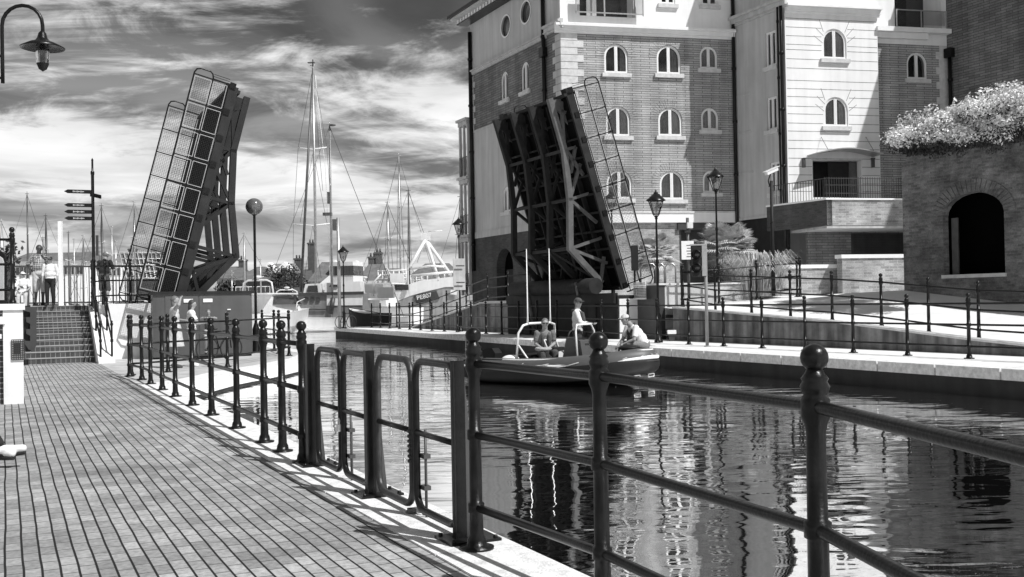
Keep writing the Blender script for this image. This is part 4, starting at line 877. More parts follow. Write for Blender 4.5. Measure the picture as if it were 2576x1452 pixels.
def grass_clump(lab, base, h, w_, n, cat='ornamental grass', mat='leaf_mid', nm='grass_clump'):
    r = thing(nm, lab, cat, base); m = MB()
    for k in range(n):
        az = random.random()*6.283; rr = random.random()**.5*w_*.45; p = base+V3(math.cos(az)*rr, math.sin(az)*rr, 0); hh = h*random.uniform(.6, 1.05); o_ = V3(math.cos(az), math.sin(az), 0)*random.uniform(.1, .6)*w_*.6
        s = V3(-math.sin(az), math.cos(az), 0)*.012; q = p+o_*.35+Z3*hh*.7; t = p+o_+Z3*hh; u = p+o_*1.5+Z3*hh*.8
        m.quad(p-s, p+s, q+s, q-s); m.quad(q-s, q+s, t+s*.7, t-s*.7); m.quad(t-s*.7, t+s*.7, u)
    m.build('blades', mat, r)
gb = at(1905, 730, 35.5); gb.z = 1.5; grass_clump('tall arching pampas grass in front of the dark wall base', gb, 1.5, 1.9, 900)
gb = at(1862, 730, 36.2); gb.z = 1.5; grass_clump('lower tuft of grass between the palm and the pampas', gb, .9, 1.2, 400)
# lanterns -------------------------------------------------------
def lantern(lab, p, h, sc=1.0):
    r = thing('lantern_lamp', lab, 'street lamp', p, group='victorian style lanterns along the far quay')
    m = MB(); zb_ = h-.78*sc
    m.lathe([(.13, 0), (.13, .06), (.085, .1), (.08, .75), (.1, .8), (.06, .9), (.045, 1.0), (.038, zb_*.62), (.05, zb_*.62+.03), (.05, zb_*.62+.1), (.034, zb_*.62+.13), (.03, zb_-.12), (.05, zb_-.1), (.03, zb_-.04), (.06, zb_)], p, 12); m.build('post', 'black_iron', r)
    m = MB(); z0, z1, b0, b1 = zb_+.03, zb_+.45*sc, .085*sc, .2*sc; pv = Vector(p)
    cs = [V3(i, j, 0) for i, j in ((1, 1), (-1, 1), (-1, -1), (1, -1))]
    for i in range(4):
        a, b2 = cs[i], cs[(i+1) % 4]; m.bar(pv+a*b0+Z3*z0, pv+a*b1+Z3*z1, .016*sc); m.bar(pv+a*b1+Z3*z1, pv+b2*b1+Z3*z1, .03*sc); m.bar(pv+a*b0+Z3*z0, pv+b2*b0+Z3*z0, .02*sc)
    for i in range(4):
        m.tube([pv+cs[i]*.03+Z3*(zb_-.06), pv+cs[i]*.07*sc+Z3*(zb_+.0), pv+cs[i]*b0+Z3*z0], .008, 4)
    m.build('frame', 'black_iron', r)
    m = MB()
    for i in range(4): a, b2 = cs[i], cs[(i+1) % 4]; m.quad(pv+a*b0*.97+Z3*z0, pv+b2*b0*.97+Z3*z0, pv+b2*b1*.97+Z3*z1, pv+a*b1*.97+Z3*z1)
    m.build('glass', 'clear_glass', r)
    m = MB(); m.lathe([(.3*sc, z1-.01), (.29*sc, z1+.02), (.2*sc, z1+.1*sc), (.1*sc, z1+.2*sc), (.075*sc, z1+.2*sc), (.07*sc, z1+.24*sc), (.03*sc, z1+.26*sc), (.035*sc, z1+.3*sc), (.012, z1+.32*sc), (.0, z1+.36*sc)], p, 4 if False else 8); m.build('hood', 'black_iron', r)
    m = MB(); m.lathe([(.0, z0+.04), (.035, z0+.08), (.05, z0+.2), (.0, z0+.26)], p, 8); m.build('bulb', 'white_paint', r); return r
def lant(lab, x, yt, yb, a=None, Y=None, zb=None, sc=1.0):
    p = onA(x, yb, a) if a else at(x, yb, Y); top_ = onA(x, yt, a) if a else at(x, yt, Y)
    if zb is not None: h = top_.z-zb; p = V3(p.x, p.y, zb)
    else: h = top_.z-p.z
    return lantern(lab, p, h, sc)
lant('tall lantern on a black post nearest on the far quay, left of the notice pole', 1657, 476, 858, a=17.75, zb=FQ)
lant('lantern standing above the palm, tallest in the frame', 1806, 420, 735, Y=36.0, zb=1.5, sc=1.05)
lant('lantern with a square sign on its post at the corner of the building', 1158, 545, 815, a=18.3, zb=FQ)
lant('small distant lantern beside the parked bicycle', 866, 617, 815, Y=56.0, zb=FQ, sc=1.1)
lant('lantern seen through the right bridge parapet mesh', 1543, 478, 760, Y=41.5, zb=1.5)
q = onA(1157, 690, 18.15); r = thing('square_sign', 'plain pale rectangular sign strapped to the lantern post by the building corner', 'sign', q)
m = MB(); m.box(q+D2*.08, N2*.29, D2*.01, Z3*.70); m.build('board', 'conc_light', r); m = MB()
for dz in (-.37, .37): m.box(q+Z3*dz-D2*.04, N2*.2, D2*.012, Z3*.025)
m.build('strap', 'dark_paint', r)
# traffic light
tp_ = onA(1779, 862, 17.15); tp_.z = FQ; r = thing('traffic_light', 'two-lamp traffic signal in a grey box on a pale pole on the far quay', 'traffic light', tp_)
zt = onA(1780, 605, 17.15).z
m = MB(); m.tube([tp_, V3(tp_.x, tp_.y, zt)], .045, 10); m.lathe([(.09, 0), (.09, .02), (.05, .03)], tp_, 10); m.build('pole', 'hull_mid', r)
z0, z1 = onA(1765, 696, 17.15).z, onA(1765, 617, 17.15).z; cx = tp_ - V3(.2, .03, 0)
m = MB(); m.box(V3(cx.x+.01, cx.y, (z0+z1)/2), V3(.19, .02, 0), V3(-.01, .1, 0), Z3*((z1-z0)/2)); m.build('backing', 'dark_steel', r)
m = MB(); m.box(V3(cx.x+.14, cx.y-.1, (z0+z1)/2), V3(.06, 0, 0), V3(0, .012, 0), Z3*((z1-z0)/2-.01)); m.box(V3(cx.x-.02, cx.y-.1, z1), V3(.22, 0, 0), V3(0, .02, 0), Z3*.02); m.build('pale_edge', 'alu', r)
for k, nm in ((.68, 'upper'), (.26, 'lower')):
    zc_ = z0+(z1-z0)*k; m = MB(); c = V3(cx.x-.05, cx.y-.1, zc_); ax = V3(-.45, -1, 0).normalized()
    m.lathe([(.13, 0), (.135, .0), (.135, .16), (.128, .16), (.128, .02), (.0, .02)], c, 20, ax); o_ = m.build('lamp_hood', 'black_iron', r)
    m = MB(); m.lathe([(.12, .03), (.08, .055), (.0, .06)], c, 16, ax); m.build('lens', 'glass_dark', o_)
# second signal seen from behind, CCTV poles, notice pole
p = onA(1598, 760, 19.0); p.z = 1.5; r = thing('signal_post', 'slim dark signal head seen from behind beside the right parapet', 'traffic light', p)
m = MB(); zt = onA(1598, 618, 19).z; m.tube([p, V3(p.x, p.y, zt)], .035, 8); m.build('pole', 'dark_steel', r); m = MB(); m.box(V3(p.x, p.y-.08, zt-.42), V3(.11, 0, 0), V3(0, .09, 0), Z3*.42); m.build('signal_head', 'dark_steel', r)
p = at(1733, 735, 33.5); p.z = 1.45; r = thing('camera_pole', 'pale pole carrying a small camera and a white notice behind the traffic signal', 'camera pole', p); zq = lambda y: at(1733, y, 33.5).z
m = MB(); m.tube([p, V3(p.x, p.y, zq(548))], .05, 8); m.tube([V3(p.x, p.y, zq(585)), V3(p.x, p.y, zq(578))], .1, 6); m.build('pole', 'mid_steel', r)
m = MB(); m.box(V3(p.x+.05, p.y-.1, zq(568)), V3(.09, 0, 0), V3(0, .12, 0), Z3*.09); m.build('camera', 'white_metal', r)
m = MB(); m.box(V3(p.x-.03, p.y-.1, zq(630)), V3(.2, 0, 0), V3(0, .012, 0), Z3*.3); m.build('notice', 'white_paint', r); m = MB()
for k in range(5): m.box(V3(p.x+.04, p.y-.115, zq(618+7*k)), V3(.11-.02*(k % 2), 0, 0), V3(0, .002, 0), Z3*.012)
m.build('print', 'mid_steel', r)
p = at(1946, 735, 34.5); p.z = 1.5; r = thing('camera_pole', 'tall dark pole with a white security camera facing left near the pampas grass', 'camera pole', p); zq = lambda y: at(1943, y, 34.5).z
m = MB(); m.tube([p, V3(p.x, p.y, zq(455))], [.07, .05], 9); m.tube([V3(p.x, p.y, zq(560)), V3(p.x-.02, p.y, zq(558))], .09, 8)
m.tube([V3(p.x-.05, p.y, zq(470)), V3(p.x-.1, p.y, zq(455)), V3(p.x-.02, p.y, zq(437)), V3(p.x+.15, p.y, zq(432)), V3(p.x+.2, p.y, zq(427))], .02, 6); m.build('pole', 'dark_steel', r)
m = MB(); a_ = at(1954, 425, 34.5); b_ = at(1927, 437, 34.2); m.bar(a_, b_, .13, .11); m.build('camera', 'white_metal', r); m = MB(); m.bar(lerp(a_, b_, -.1)+Z3*.07, lerp(a_, b_, 1.15)+Z3*.07, .17, .02); m.build('sunshield', 'white_metal', r)
lp = AB(qa(36.5)+.02, 36.5, 0); r = thing('quay_ladder', 'thin metal ladder fixed to the dark far quay wall left of the bridge', 'ladder', lp)
m = MB()
for db in (-.2, .2): m.tube([AB(qa(36.5)+.3, 36.5+db, FQ+.0), AB(qa(36.5)+.28, 36.5+db, FQ+.12), AB(qa(36.5)-.06, 36.5+db, FQ+.1), AB(qa(36.5)-.08, 36.5+db, -.9)], .025, 6)
m.build('side_rail', 'alu', r); m = MB()
for k in range(5): m.tube([AB(qa(36.5)-.08, 36.3, FQ-.1-.2*k), AB(qa(36.5)-.08, 36.7, FQ-.1-.2*k)], .018, 5)
m.build('rung', 'alu', r)
# hoop barriers, mesh gate
for i, (x0, x1) in enumerate(((1612, 1650), (1653, 1672), (1674, 1700))):
    Y = 36.5; r = thing('hoop_barrier', ('wide', 'narrow', 'right-hand')[i]+' tubular hoop barrier behind the pale parapet', 'barrier', at((x0+x1)/2, 712, Y)); m = MB(); z0 = 1.5; zt = at(1650, 664, Y).z; a_, b_ = at(x0, 700, Y).x, at(x1, 700, Y).x
    pts = [V3(a_, Y, z0), V3(a_, Y, zt-.12), V3(a_+.1, Y, zt), V3(b_-.1, Y, zt), V3(b_, Y, zt-.12), V3(b_, Y, z0)]; m.tube(pts, .03, 8); m.tube([V3(a_, Y, z0+.5), V3(b_, Y, z0+.5)], .022, 6); m.build('hoop', 'alu', r)
r = thing('mesh_gate', 'small white wire mesh gate at the foot of the right bridge leaf', 'gate', onA(1608, 750, 18.9)); m = MB()
a_, b_ = onA(1594, 752, 18.9), onA(1625, 752, 18.9); zt = onA(1608, 712, 18.9).z; zb_ = a_.z
for k in range(11): q = lerp(a_, b_, k/10); m.tube([V3(q.x, q.y, zb_), V3(q.x, q.y, zt)], .008, 4)
for k in range(11): z = zb_+(zt-zb_)*k/10; m.tube([V3(a_.x, a_.y, z), V3(b_.x, b_.y, z)], .008, 4)
m.build('mesh', 'white_metal', r); m = MB(); m.bar(V3(a_.x, a_.y, zb_), V3(b_.x, b_.y, zb_), .05); m.bar(V3(a_.x, a_.y, zt), V3(b_.x, b_.y, zt), .03); m.build('frame', 'white_metal', r)
# litter box and bicycle
q = onA(1690, 855, 18.6); q.z = FQ; r = thing('electric_box', 'small pale box with a dark base at the foot of the parapet', 'box', q); m = MB(); m.bx(q.x-.13, q.x+.13, q.y-.1, q.y+.1, .38, .5); m.build('box_top', 'white_paint', r); m = MB(); m.bx(q.x-.08, q.x+.08, q.y-.06, q.y+.06, FQ, .38); m.build('box_base', 'dark_paint', r)
bk = at(870, 815, 56.2); bk.z = FQ; r = thing('bicycle', 'dark bicycle leaning on the far end of the quay railing', 'bicycle', bk)
for dx in (-.35, .35):
    m = MB(); m.tube([bk+V3(dx*.8+.33*math.cos(t*math.pi/9)*.75, .33*math.cos(t*math.pi/9)*.5+dx*.5, .34+.33*math.sin(t*math.pi/9)) for t in range(19)], .02, 5, False); m.build('wheel', 'rubber', r)
m = MB(); q = lambda a, z: bk+V3(a*.8, a*.5, z)
for u, v in (((-.35, .34), (-.12, .8)), ((-.12, .8), (.28, .82)), ((.28, .95), (.35, .34)), ((-.12, .8), (0, .34)), ((0, .34), (.26, .75)), ((-.35, .34), (0, .34))): m.tube([q(*u), q(*v)], .018, 5)
m.build('frame', 'black_iron', r); m = MB(); m.tube([q(.28, .95)+V3(-.15, .2, .05), q(.28, .98), q(.28, .95)+V3(.15, -.2, .05)], .015, 5); m.build('handlebar', 'dark_steel', r); m = MB(); m.ball(q(-.14, .88), .1, 8, 5, (1, .5, .35)); m.build('saddle', 'rubber', r)

b2k = copy_tree(r); q_ = gz(552, 908, 0); b2k.location = q_; b2k['label'] = 'bicycle parked beside the small child behind the pier railing'
for o_ in (r, b2k): o_['group'] = 'bicycles leaning on railings'
# ================================================================== PEOPLE
def remeshed(mb, name, mat, vox, parent=None, smooth=4):
    me = bpy.data.meshes.new('raw'); me.from_pydata([tuple(v) for v in mb.v], [], mb.f); o = bpy.data.objects.new('raw', me); C.objects.link(o)
    r = o.modifiers.new('r', 'REMESH'); r.mode = 'VOXEL'; r.voxel_size = vox; r.use_smooth_shade = True
    s = o.modifiers.new('s', 'SMOOTH'); s.factor = .5; s.iterations = smooth
    dg = bpy.context.evaluated_depsgraph_get(); dg.update(); out = bpy.data.meshes.new_from_object(o.evaluated_get(dg)); bpy.data.objects.remove(o); bpy.data.meshes.remove(me)
    out.name = name; out.materials.clear(); out.materials.append(MATS[mat]); out.polygons.foreach_set('use_smooth', [True]*len(out.polygons))
    while out.uv_layers: out.uv_layers.remove(out.uv_layers[0])
    boxuv(out); ob = bpy.data.objects.new(name, out); C.objects.link(ob)
    if parent: ob.parent = parent
    return ob
def cap(m, p, q, r0, r1, n=12):
    m.tube([p, lerp(Vector(p), Vector(q), .33), lerp(Vector(p), Vector(q), .66), q], [r0, r0*.62+r1*.38+.003, r0*.3+r1*.7, r1], n); m.ball(p, r0*1.0, n, 8); m.ball(q, r1*1.0, n, 8)
def person(label, loc, rz, pose=None, H=1.75, girth=1.0, skin='skin', top='cloth_white', sleeve=.85, legs='cloth_mid', legcut=1.0, shoes='cloth_black', hair='hair_dark', hairlong=False, hat=None, shades=True, skirt=False, vest=None, vox=.0075, group=None, base_z=None, cat='person'):
    J = dict(P=(0, 0, .95), N=(0, .0, 1.46), Hd=(0, .03, 1.62), look=(0, 1, 0))
    for s, k in ((1, 'R'), (-1, 'L')):
        J.update({'S'+k: (s*.185, 0, 1.41), 'E'+k: (s*.25, -.03, 1.13), 'W'+k: (s*.24, .07, .89), 'H'+k: (s*.09, 0, .92), 'K'+k: (s*.10, .03, .50), 'A'+k: (s*.105, -.02, .085), 'T'+k: (s*.13, .14, .03)})
    if pose: J.update(pose)
    sc = H/1.75; J = {k: (Vector(v)*sc if k != 'look' else Vector(v).normalized()) for k, v in J.items()}
    root = thing('person', label, cat, (0, 0, 0), group=group)
    P, N, Hd, lk = J['P'], J['N'], J['Hd'], J['look']; rt = lk.cross(Z3).normalized(); upv = rt.cross(lk).normalized()
    g_ = girth; b = MB()
    spine = (N-P).normalized(); fwd = (J['SR']-J['SL']).normalized().cross(spine)*-1; sx = (J['SR']-J['SL']).normalized(); fw = spine.cross(sx)*1
    def torso(m, k, lo=0):
        for t, rx, ry, rz_ in ((.02, .150, .112*g_, .12), (.30, .138*g_, .108*g_*g_, .14), (.58, .150, .112*g_, .15), (.80, .150, .10, .12), (.93, .11, .07, .06)):
            c = lerp(P, N, t); o = len(m.v); m.ball((0, 0, 0), 1, 16, 10)
            for i in range(o, len(m.v)): v = m.v[i]; m.v[i] = c + sx*(v.x*(rx*sc+k)) + fw*(v.y*(ry*sc+k)) + spine*(v.z*(rz_*sc+k*.5))
    torso(b, 0)
    b.tube([lerp(P, N, .93), lerp(N, Hd, .55), Hd], [.068*sc, .06*sc, .056*sc], 12)
    # head
    def hb(c, r): o = len(b.v); b.ball((0, 0, 0), 1, 16, 12); [b.v.__setitem__(i, c + rt*(b.v[i].x*r[0]*sc) + lk*(b.v[i].y*r[1]*sc) + upv*(b.v[i].z*r[2]*sc)) for i in range(o, len(b.v))]
    hc = Hd + upv*.012*sc
    hb(hc, (.079, .097, .10)); hb(hc - upv*.062*sc + lk*.022*sc, (.052, .06, .062)); hb(hc - upv*.098*sc + lk*.055*sc, (.024, .022, .018))
    hb(hc + lk*.09*sc - upv*.022*sc, (.011, .02, .022)); hb(hc + lk*.082*sc + upv*.012*sc, (.045, .012, .01)); hb(hc+lk*.078*sc-upv*.062*sc, (.022, .012, .007))
    for s in (1, -1): hb(hc + rt*.076*sc*s - upv*.012*sc - lk*.005*sc, (.01, .02, .03))
    for k in 'RL':
        S, E, Wt = J['S'+k], J['E'+k], J['W'+k]; cap(b, S, E, .052*sc, .040*sc); cap(b, E, Wt, .039*sc, .026*sc)
        d = (Wt-E).normalized(); ud = (E-S).normalized(); side = d.cross(fw if abs(d.dot(fw)) < .9 else spine).normalized(); inn = -side if (side.dot(sx)*(1 if k == 'R' else -1)) > 0 else side
        pn = d.cross(side).normalized()   # palm width axis
        if 'G'+k in J: d = (J['G'+k]-Wt).normalized(); pn = d.orthogonal().normalized(); inn = d.cross(pn)
        pc = Wt + d*.05*sc; o = len(b.v); b.ball((0, 0, 0), 1, 10, 8)
        for i in range(o, len(b.v)): v = b.v[i]; b.v[i] = pc + pn*(v.x*.040*sc) + inn*(v.y*.016*sc) + d*(v.z*.052*sc)
        for i, (of, L) in enumerate(((-.030, .062), (-.010, .074), (.011, .070), (.030, .056))):
            a = Wt + d*.085*sc + pn*of*sc; m1 = a + (d*.9+inn*.3).normalized()*L*.5*sc; m2 = m1 + (d*.55+inn*.8).normalized()*L*.5*sc; b.tube([a - d*.02, a, m1, m2], [.009*sc, .0095*sc, .0085*sc, .007*sc], 7)
        a = Wt + d*.03*sc - pn*.03*sc; b.tube([a, a + (d*.6-pn*.7+inn*.3).normalized()*.04*sc, a + (d*.6-pn*.7+inn*.3).normalized()*.04*sc + (d*.9+inn*.4).normalized()*.03*sc], [.013*sc, .011*sc, .008*sc], 7)
        Hp, Kn, An, To = J['H'+k], J['K'+k], J['A'+k], J['T'+k]; cap(b, Hp, Kn, .082*sc, .052*sc); cap(b, Kn, An, .052*sc, .034*sc); b.ball(lerp(Kn, An, .28)-((To-An).normalized()*.012), .054*sc, 10, 8, (1, 1, 1.5)); cap(b, An-Z3*.03*sc, To, .036*sc, .026*sc)
    body = remeshed(b, 'body', skin, vox, root, 3)
    # clothes
    if top:
        m = MB(); torso(m, .016)
        for k in 'RL': S, E = J['S'+k], J['E'+k]; m.ball(S, .066*sc, 12, 8); q = lerp(S, E, min(sleeve, 1)); m.tube([S, lerp(S, E, .5*min(sleeve, 1)), q], [.066*sc, .064*sc, .062*sc], 14)
        if sleeve > 1:
            for k in 'RL': m.tube([J['E'+k], lerp(J['E'+k], J['W'+k], sleeve-1)], [.055*sc, .042*sc], 12); m.ball(J['E'+k], .056*sc, 10, 8)
        remeshed(m, 'shirt', top, .012, root, 4)
    if vest:
        m = MB()
        for k, s in (('R', 1), ('L', -1)):
            c0 = lerp(P, N, .97)+sx*s*.05; pts = [c0 - fw*.10, c0 + sx*s*.02, lerp(P, N, .82)+sx*s*.075+fw*.125, lerp(P, N, .55)+sx*s*.075+fw*.145, lerp(P, N, .34)+sx*s*.07+fw*.14]; m.tube(pts, [.03, .034, .042, .044, .04], 10); 
        m.tube([lerp(P, N, .97)+sx*.05-fw*.10, lerp(P, N, .97)-sx*.05-fw*.10], .034, 10)
        remeshed(m, 'life_jacket', vest, .010, root, 2)
    if skirt:
        m = MB(); m.tube([lerp(P, N, .2), P, P-Z3*.2*sc, lerp(P, V3(P.x, P.y, 0), .45)], [.14*sc, .165*sc, .19*sc, .23*sc], 20, False); m.build('skirt', legs, root)
    elif legs:
        m = MB()
        c = P; o = len(m.v); m.ball((0, 0, 0), 1, 16, 10)
        for i in range(o, len(m.v)): v = m.v[i]; m.v[i] = c - spine*.01 + sx*(v.x*.168*sc) + fw*(v.y*.13*g_*sc) + spine*(v.z*.13*sc)
        for k in 'RL':
            Hp, Kn, An = J['H'+k], J['K'+k], J['A'+k]; lc = min(legcut*2, 1); m.ball(Hp, .1*sc, 12, 8); m.tube([Hp, lerp(Hp, Kn, lc*.5), lerp(Hp, Kn, lc)], [.1*sc, .09*sc, .08*sc], 14)
            if legcut > .5: m.ball(Kn, .078*sc, 12, 8); m.tube([Kn, lerp(Kn, An, (legcut-.5)*2*.97)], [.078*sc, .06*sc], 14)
        remeshed(m, 'trousers', legs, .012, root, 3)
    if shoes:
        m = MB()
        for k in 'RL':
            An, To = J['A'+k], J['T'+k]; d = (To-An); d.z = 0; d = d.normalized() if d.length > .01 else V3(0, 1, 0); 
            tt = (To-An).normalized(); up_ = tt.cross(d.cross(Z3)).normalized(); cap(m, An-tt*.02-Z3*.03*sc, To, .047*sc, .038*sc, 12); m.ball(An+Z3*-.01, .045*sc, 10, 8)
        sh_ = remeshed(m, 'shoes', shoes, .009, root, 3)
        if shoes == 'shoe_white':
            m = MB()
            for k in 'RL':
                An, To = J['A'+k], J['T'+k]; tt = (To-An); a_ = An-Z3*.075*sc-tt.normalized()*.03; m.tube([a_, lerp(a_, To-Z3*.035*sc, .5), To-Z3*.03*sc+tt.normalized()*.02], [.034, .036, .028], 8); m.ball(An+Z3*.02, .042, 8, 6)
            m.build('sole', 'rubber', sh_)
    # hair, hats, glasses
    if hair:
        m = MB(); o = len(m.v); m.ball((0, 0, 0), 1, 18, 12)
        for i in range(o, len(m.v)): v = m.v[i]; m.v[i] = hc - lk*.014*sc + upv*.016*sc + rt*(v.x*.088*sc) + lk*(v.y*.099*sc) + upv*(v.z*.101*sc)
        if hairlong:
            o = len(m.v); m.ball((0, 0, 0), 1, 14, 10)
            for i in range(o, len(m.v)): v = m.v[i]; m.v[i] = hc - lk*.045*sc - upv*.075*sc + rt*(v.x*.085*sc) + lk*(v.y*.06*sc) + upv*(v.z*.13*sc)
        fr_ = hc + lk*.052*sc
        m.v = m.v; h_ = remeshed(m, 'hair', hair, .009, root, 2)
        bm = bmesh.new(); bm.from_mesh(h_.data)
        kill = [v for v in bm.verts if (v.co-hc).dot(lk) > .035*sc and (v.co-hc).dot(upv) < .052*sc or ((v.co-hc).dot(upv) < -.045*sc and not hairlong) or (hairlong and (v.co-hc).dot(lk) > .012*sc and (v.co-hc).dot(upv) < .03*sc)]
        bmesh.ops.delete(bm, geom=kill, context='VERTS'); bm.to_mesh(h_.data); bm.free()
    if shades:
        m = MB()
        for s in (1, -1): m.box(hc+lk*.095*sc+rt*.032*s*sc+upv*.002, rt*.026*sc, lk*.005, upv*.016*sc); m.bar(hc+lk*.09*sc+rt*.06*s*sc+upv*.006, hc-lk*.01+rt*.08*s*sc+upv*.004, .006)
        m.box(hc+lk*.098*sc+upv*.007, rt*.012, lk*.003, upv*.004); m.build('sunglasses', 'rubber', root)
    else:
        m = MB()
        for s in (1, -1): m.ball(hc+lk*.084*sc+rt*.03*s*sc-upv*.002, .010*sc, 8, 6)
        m.build('eyes', 'hair_dark', root)
    if hat:
        m = MB(); o = len(m.v); m.ball((0, 0, 0), 1, 20, 12)
        for i in range(o, len(m.v)):
            v = m.v[i]; z = max(v.z, -.05); m.v[i] = hc + upv*.032*sc - lk*.004 + rt*(v.x*.088*sc) + lk*(v.y*.102*sc) + upv*(z*.085*sc)
        if hat[1] == 'peak':
            a = hc+upv*.035*sc+lk*.08*sc; m.prism([a-rt*.065*sc, a-rt*.05*sc+lk*.06*sc, a+lk*.085*sc, a+rt*.05*sc+lk*.06*sc, a+rt*.065*sc], upv*.01-lk*.0)
        else:
            m.lathe([(.08*sc, .012), (.14*sc, -.006), (.145*sc, -.001), (.08*sc, .025)], hc+upv*.025*sc, 24, upv)
        m.build('hat', hat[0], root)
    # rotate / place: lowest foot to loc.z unless a pelvis pose is given
    root.location = loc; root.rotation_euler = (0, 0, rz); return root
def foot_at(x, y, z, dz=0): p = gz(x, y, z); return p
def at_z(x, Y, z): p = at(x, 765, Y); return V3(p.x, Y, z)
PI = math.pi
person('man in checked short-sleeved shirt and pale shorts standing at the top of the steps', at_z(99, 31.0, 1.6), -PI*.72, dict(look=(.35, 1, -.1), WR=(.10, -.13, .95), ER=(.28, -.12, 1.15), WL=(-.1, -.13, .95), EL=(-.28, -.12, 1.15), P=(0, .02, .95)), H=1.84, girth=1.22, skin='skin_dark', top='check', sleeve=.9, legs='cloth_light', legcut=.62, shoes='cloth_black', hair='hair_dark')
person('woman in white blouse and black trousers with sunglasses standing beside the tall man', at_z(127, 30.7, 1.6), -PI*.95, dict(look=(-.2, 1, -.1)), H=1.48, girth=1.2, top='cloth_white', sleeve=1.4, legs='cloth_black', shoes='cloth_black', hair='hair_fair', hat=('cloth_mid', 'peak'))
person('person in white cap, sunglasses and white top seated by the terrace post', at_z(58, 30.4, 1.32), -PI*.9, dict(look=(.1, 1, 0), KR=(.12, .42, .78), KL=(-.14, .42, .78), AR=(.12, .45, .36), AL=(-.14, .45, .36), TR=(.13, .6, .31), TL=(-.16, .6, .31), WR=(.12, .32, .95), WL=(-.12, .32, .95), ER=(.27, .1, 1.08), EL=(-.27, .1, 1.08)), H=1.3, top='cloth_white', legs='cloth_light', hair='hair_fair', hat=('cloth_white', 'brim'), shoes='shoe_white')
person('man in black t-shirt seen from behind, leaning on the platform railing', at_z(262, 33.7, 1.6), PI*.02 - .25, dict(look=(.1, 1, -.2), N=(0, .08, 1.44), Hd=(0, .13, 1.59), SR=(.19, .07, 1.39), SL=(-.19, .07, 1.39), ER=(.28, .12, 1.12), WR=(.2, .36, 1.15), EL=(-.28, .1, 1.12), WL=(-.12, .34, 1.12), KR=(.12, .06, .5)), H=1.78, girth=1.15, top='cloth_black', sleeve=.9, legs='cloth_dark', legcut=.52, shoes='shoe_white', hair='hair_fair', hat=('cloth_light', 'peak'), shades=False)
person('woman in pale sleeveless top shading her eyes with a raised hand behind the pier railing', gz(440, 926, 0), PI*1.62, dict(look=(.3, 1, .05), ER=(.42, .08, 1.52), WR=(.18, .14, 1.68), GR=(.02, .18, 1.70), EL=(-.24, .06, 1.16), WL=(-.06, .28, 1.14)), H=1.78, top='cloth_light', sleeve=.12, legs='cloth_light', skirt=True, hair='hair_fair', hairlong=True, shades=False, shoes='cloth_dark')
person('long-haired girl in white top and short skirt looking right over the pier railing', gz(483, 922, 0), -PI*.42, dict(look=(0, 1, -.12), ER=(.2, .14, 1.12), WR=(.05, .4, 1.14), EL=(-.2, .15, 1.12), WL=(-.05, .42, 1.14)), H=1.68, top='cloth_white', sleeve=.7, legs='cloth_light', legcut=.3, hair='hair_dark', hairlong=True, shades=False, shoes='shoe_white')
person('small child with fair hair leaning with both arms on the pier railing', gz(526, 908, 0)+V3(0, 0, .22), -PI*.9, dict(look=(0, 1, 0), ER=(.3, .1, 1.38), WR=(.12, .3, 1.42), EL=(-.3, .1, 1.38), WL=(-.12, .3, 1.42), KR=(.12, .16, .55)), H=1.2, top='cloth_dark', sleeve=.1, legs='cloth_light', legcut=.4, hair='hair_fair', shades=False, shoes='shoe_white')
# seated walker at the left edge: only the feet reach into the picture
fp = gz(8, 1178, 0)
sit = person('person sitting at the left edge in black trousers and white trainers', V3(fp.x-.53, fp.y+.02, -.30), -PI/2, dict(P=(0, -.12, .82), N=(0, -.2, 1.32), Hd=(0, -.18, 1.49), SR=(.18, -.18, 1.28), SL=(-.18, -.18, 1.28), ER=(.26, -.1, 1.02), EL=(-.26, -.1, 1.02), WR=(.1, .15, .98), WL=(-.1, .15, .98), HR=(.09, -.1, .80), HL=(-.09, -.1, .80), KR=(.1, .3, .86), KL=(-.1, .3, .86), AR=(.02, .50, .50), AL=(-.02, .44, .48), TR=(-.02, .70, .48), TL=(.03, .62, .44)), top='cloth_dark', sleeve=1.8, legs='cloth_black', legcut=1.0, shoes='shoe_white', vox=.008)
bp_ = V3(fp.x-.66, fp.y, 0); r = thing('bench', 'plain timber bench just off the left edge under the seated person', 'bench', bp_)
m = MB(); m.bx(bp_.x-.22, bp_.x+.2, bp_.y-.8, bp_.y+.8, .36, .42); m.build('seat', 'trunk', r)
for dy in (-.65, .65): m = MB(); m.bx(bp_.x-.18, bp_.x+.16, bp_.y+dy-.04, bp_.y+dy+.04, 0, .36); m.build('leg', 'black_iron', r)
# ================================================================== RIGID INFLATABLE BOAT
rc = V3(1.17, 23.3, WZ); rh = math.radians(-38); RX = V3(math.cos(rh), math.sin(rh), 0); RY = V3(-math.sin(rh), math.cos(rh), 0)
Q = lambda x, y, z: rc + RX*x + RY*y + Z3*z
rib = thing('inflatable_boat', 'grey and white rigid inflatable boat with three men crossing the canal', 'boat', rc)
def ribpath(side, off=0.0, dz=0.0):
    P = [(-2.25, .82, .33), (-1.2, .86, .33), (0, .86, .36), (.9, .80, .42), (1.6, .58, .50), (2.0, .25, .56), (2.1, 0, .57)]
    return [Q(x, side*(y+off), z+dz) for x, y, z in P]
def smoothp(P, n=5):
    out = []
    for i in range(len(P)-1):
        p0, p1, p2, p3 = P[max(i-1, 0)], P[i], P[i+1], P[min(i+2, len(P)-1)]
        for k in range(n):
            t = k/n; out.append(.5*((2*p1)+(p2-p0)*t+(2*p0-5*p1+4*p2-p3)*t*t+(3*p1-p0-3*p2+p3)*t*t*t))
    return out+[P[-1]]
full = smoothp(ribpath(-1) + ribpath(1)[::-1][1:], 6)
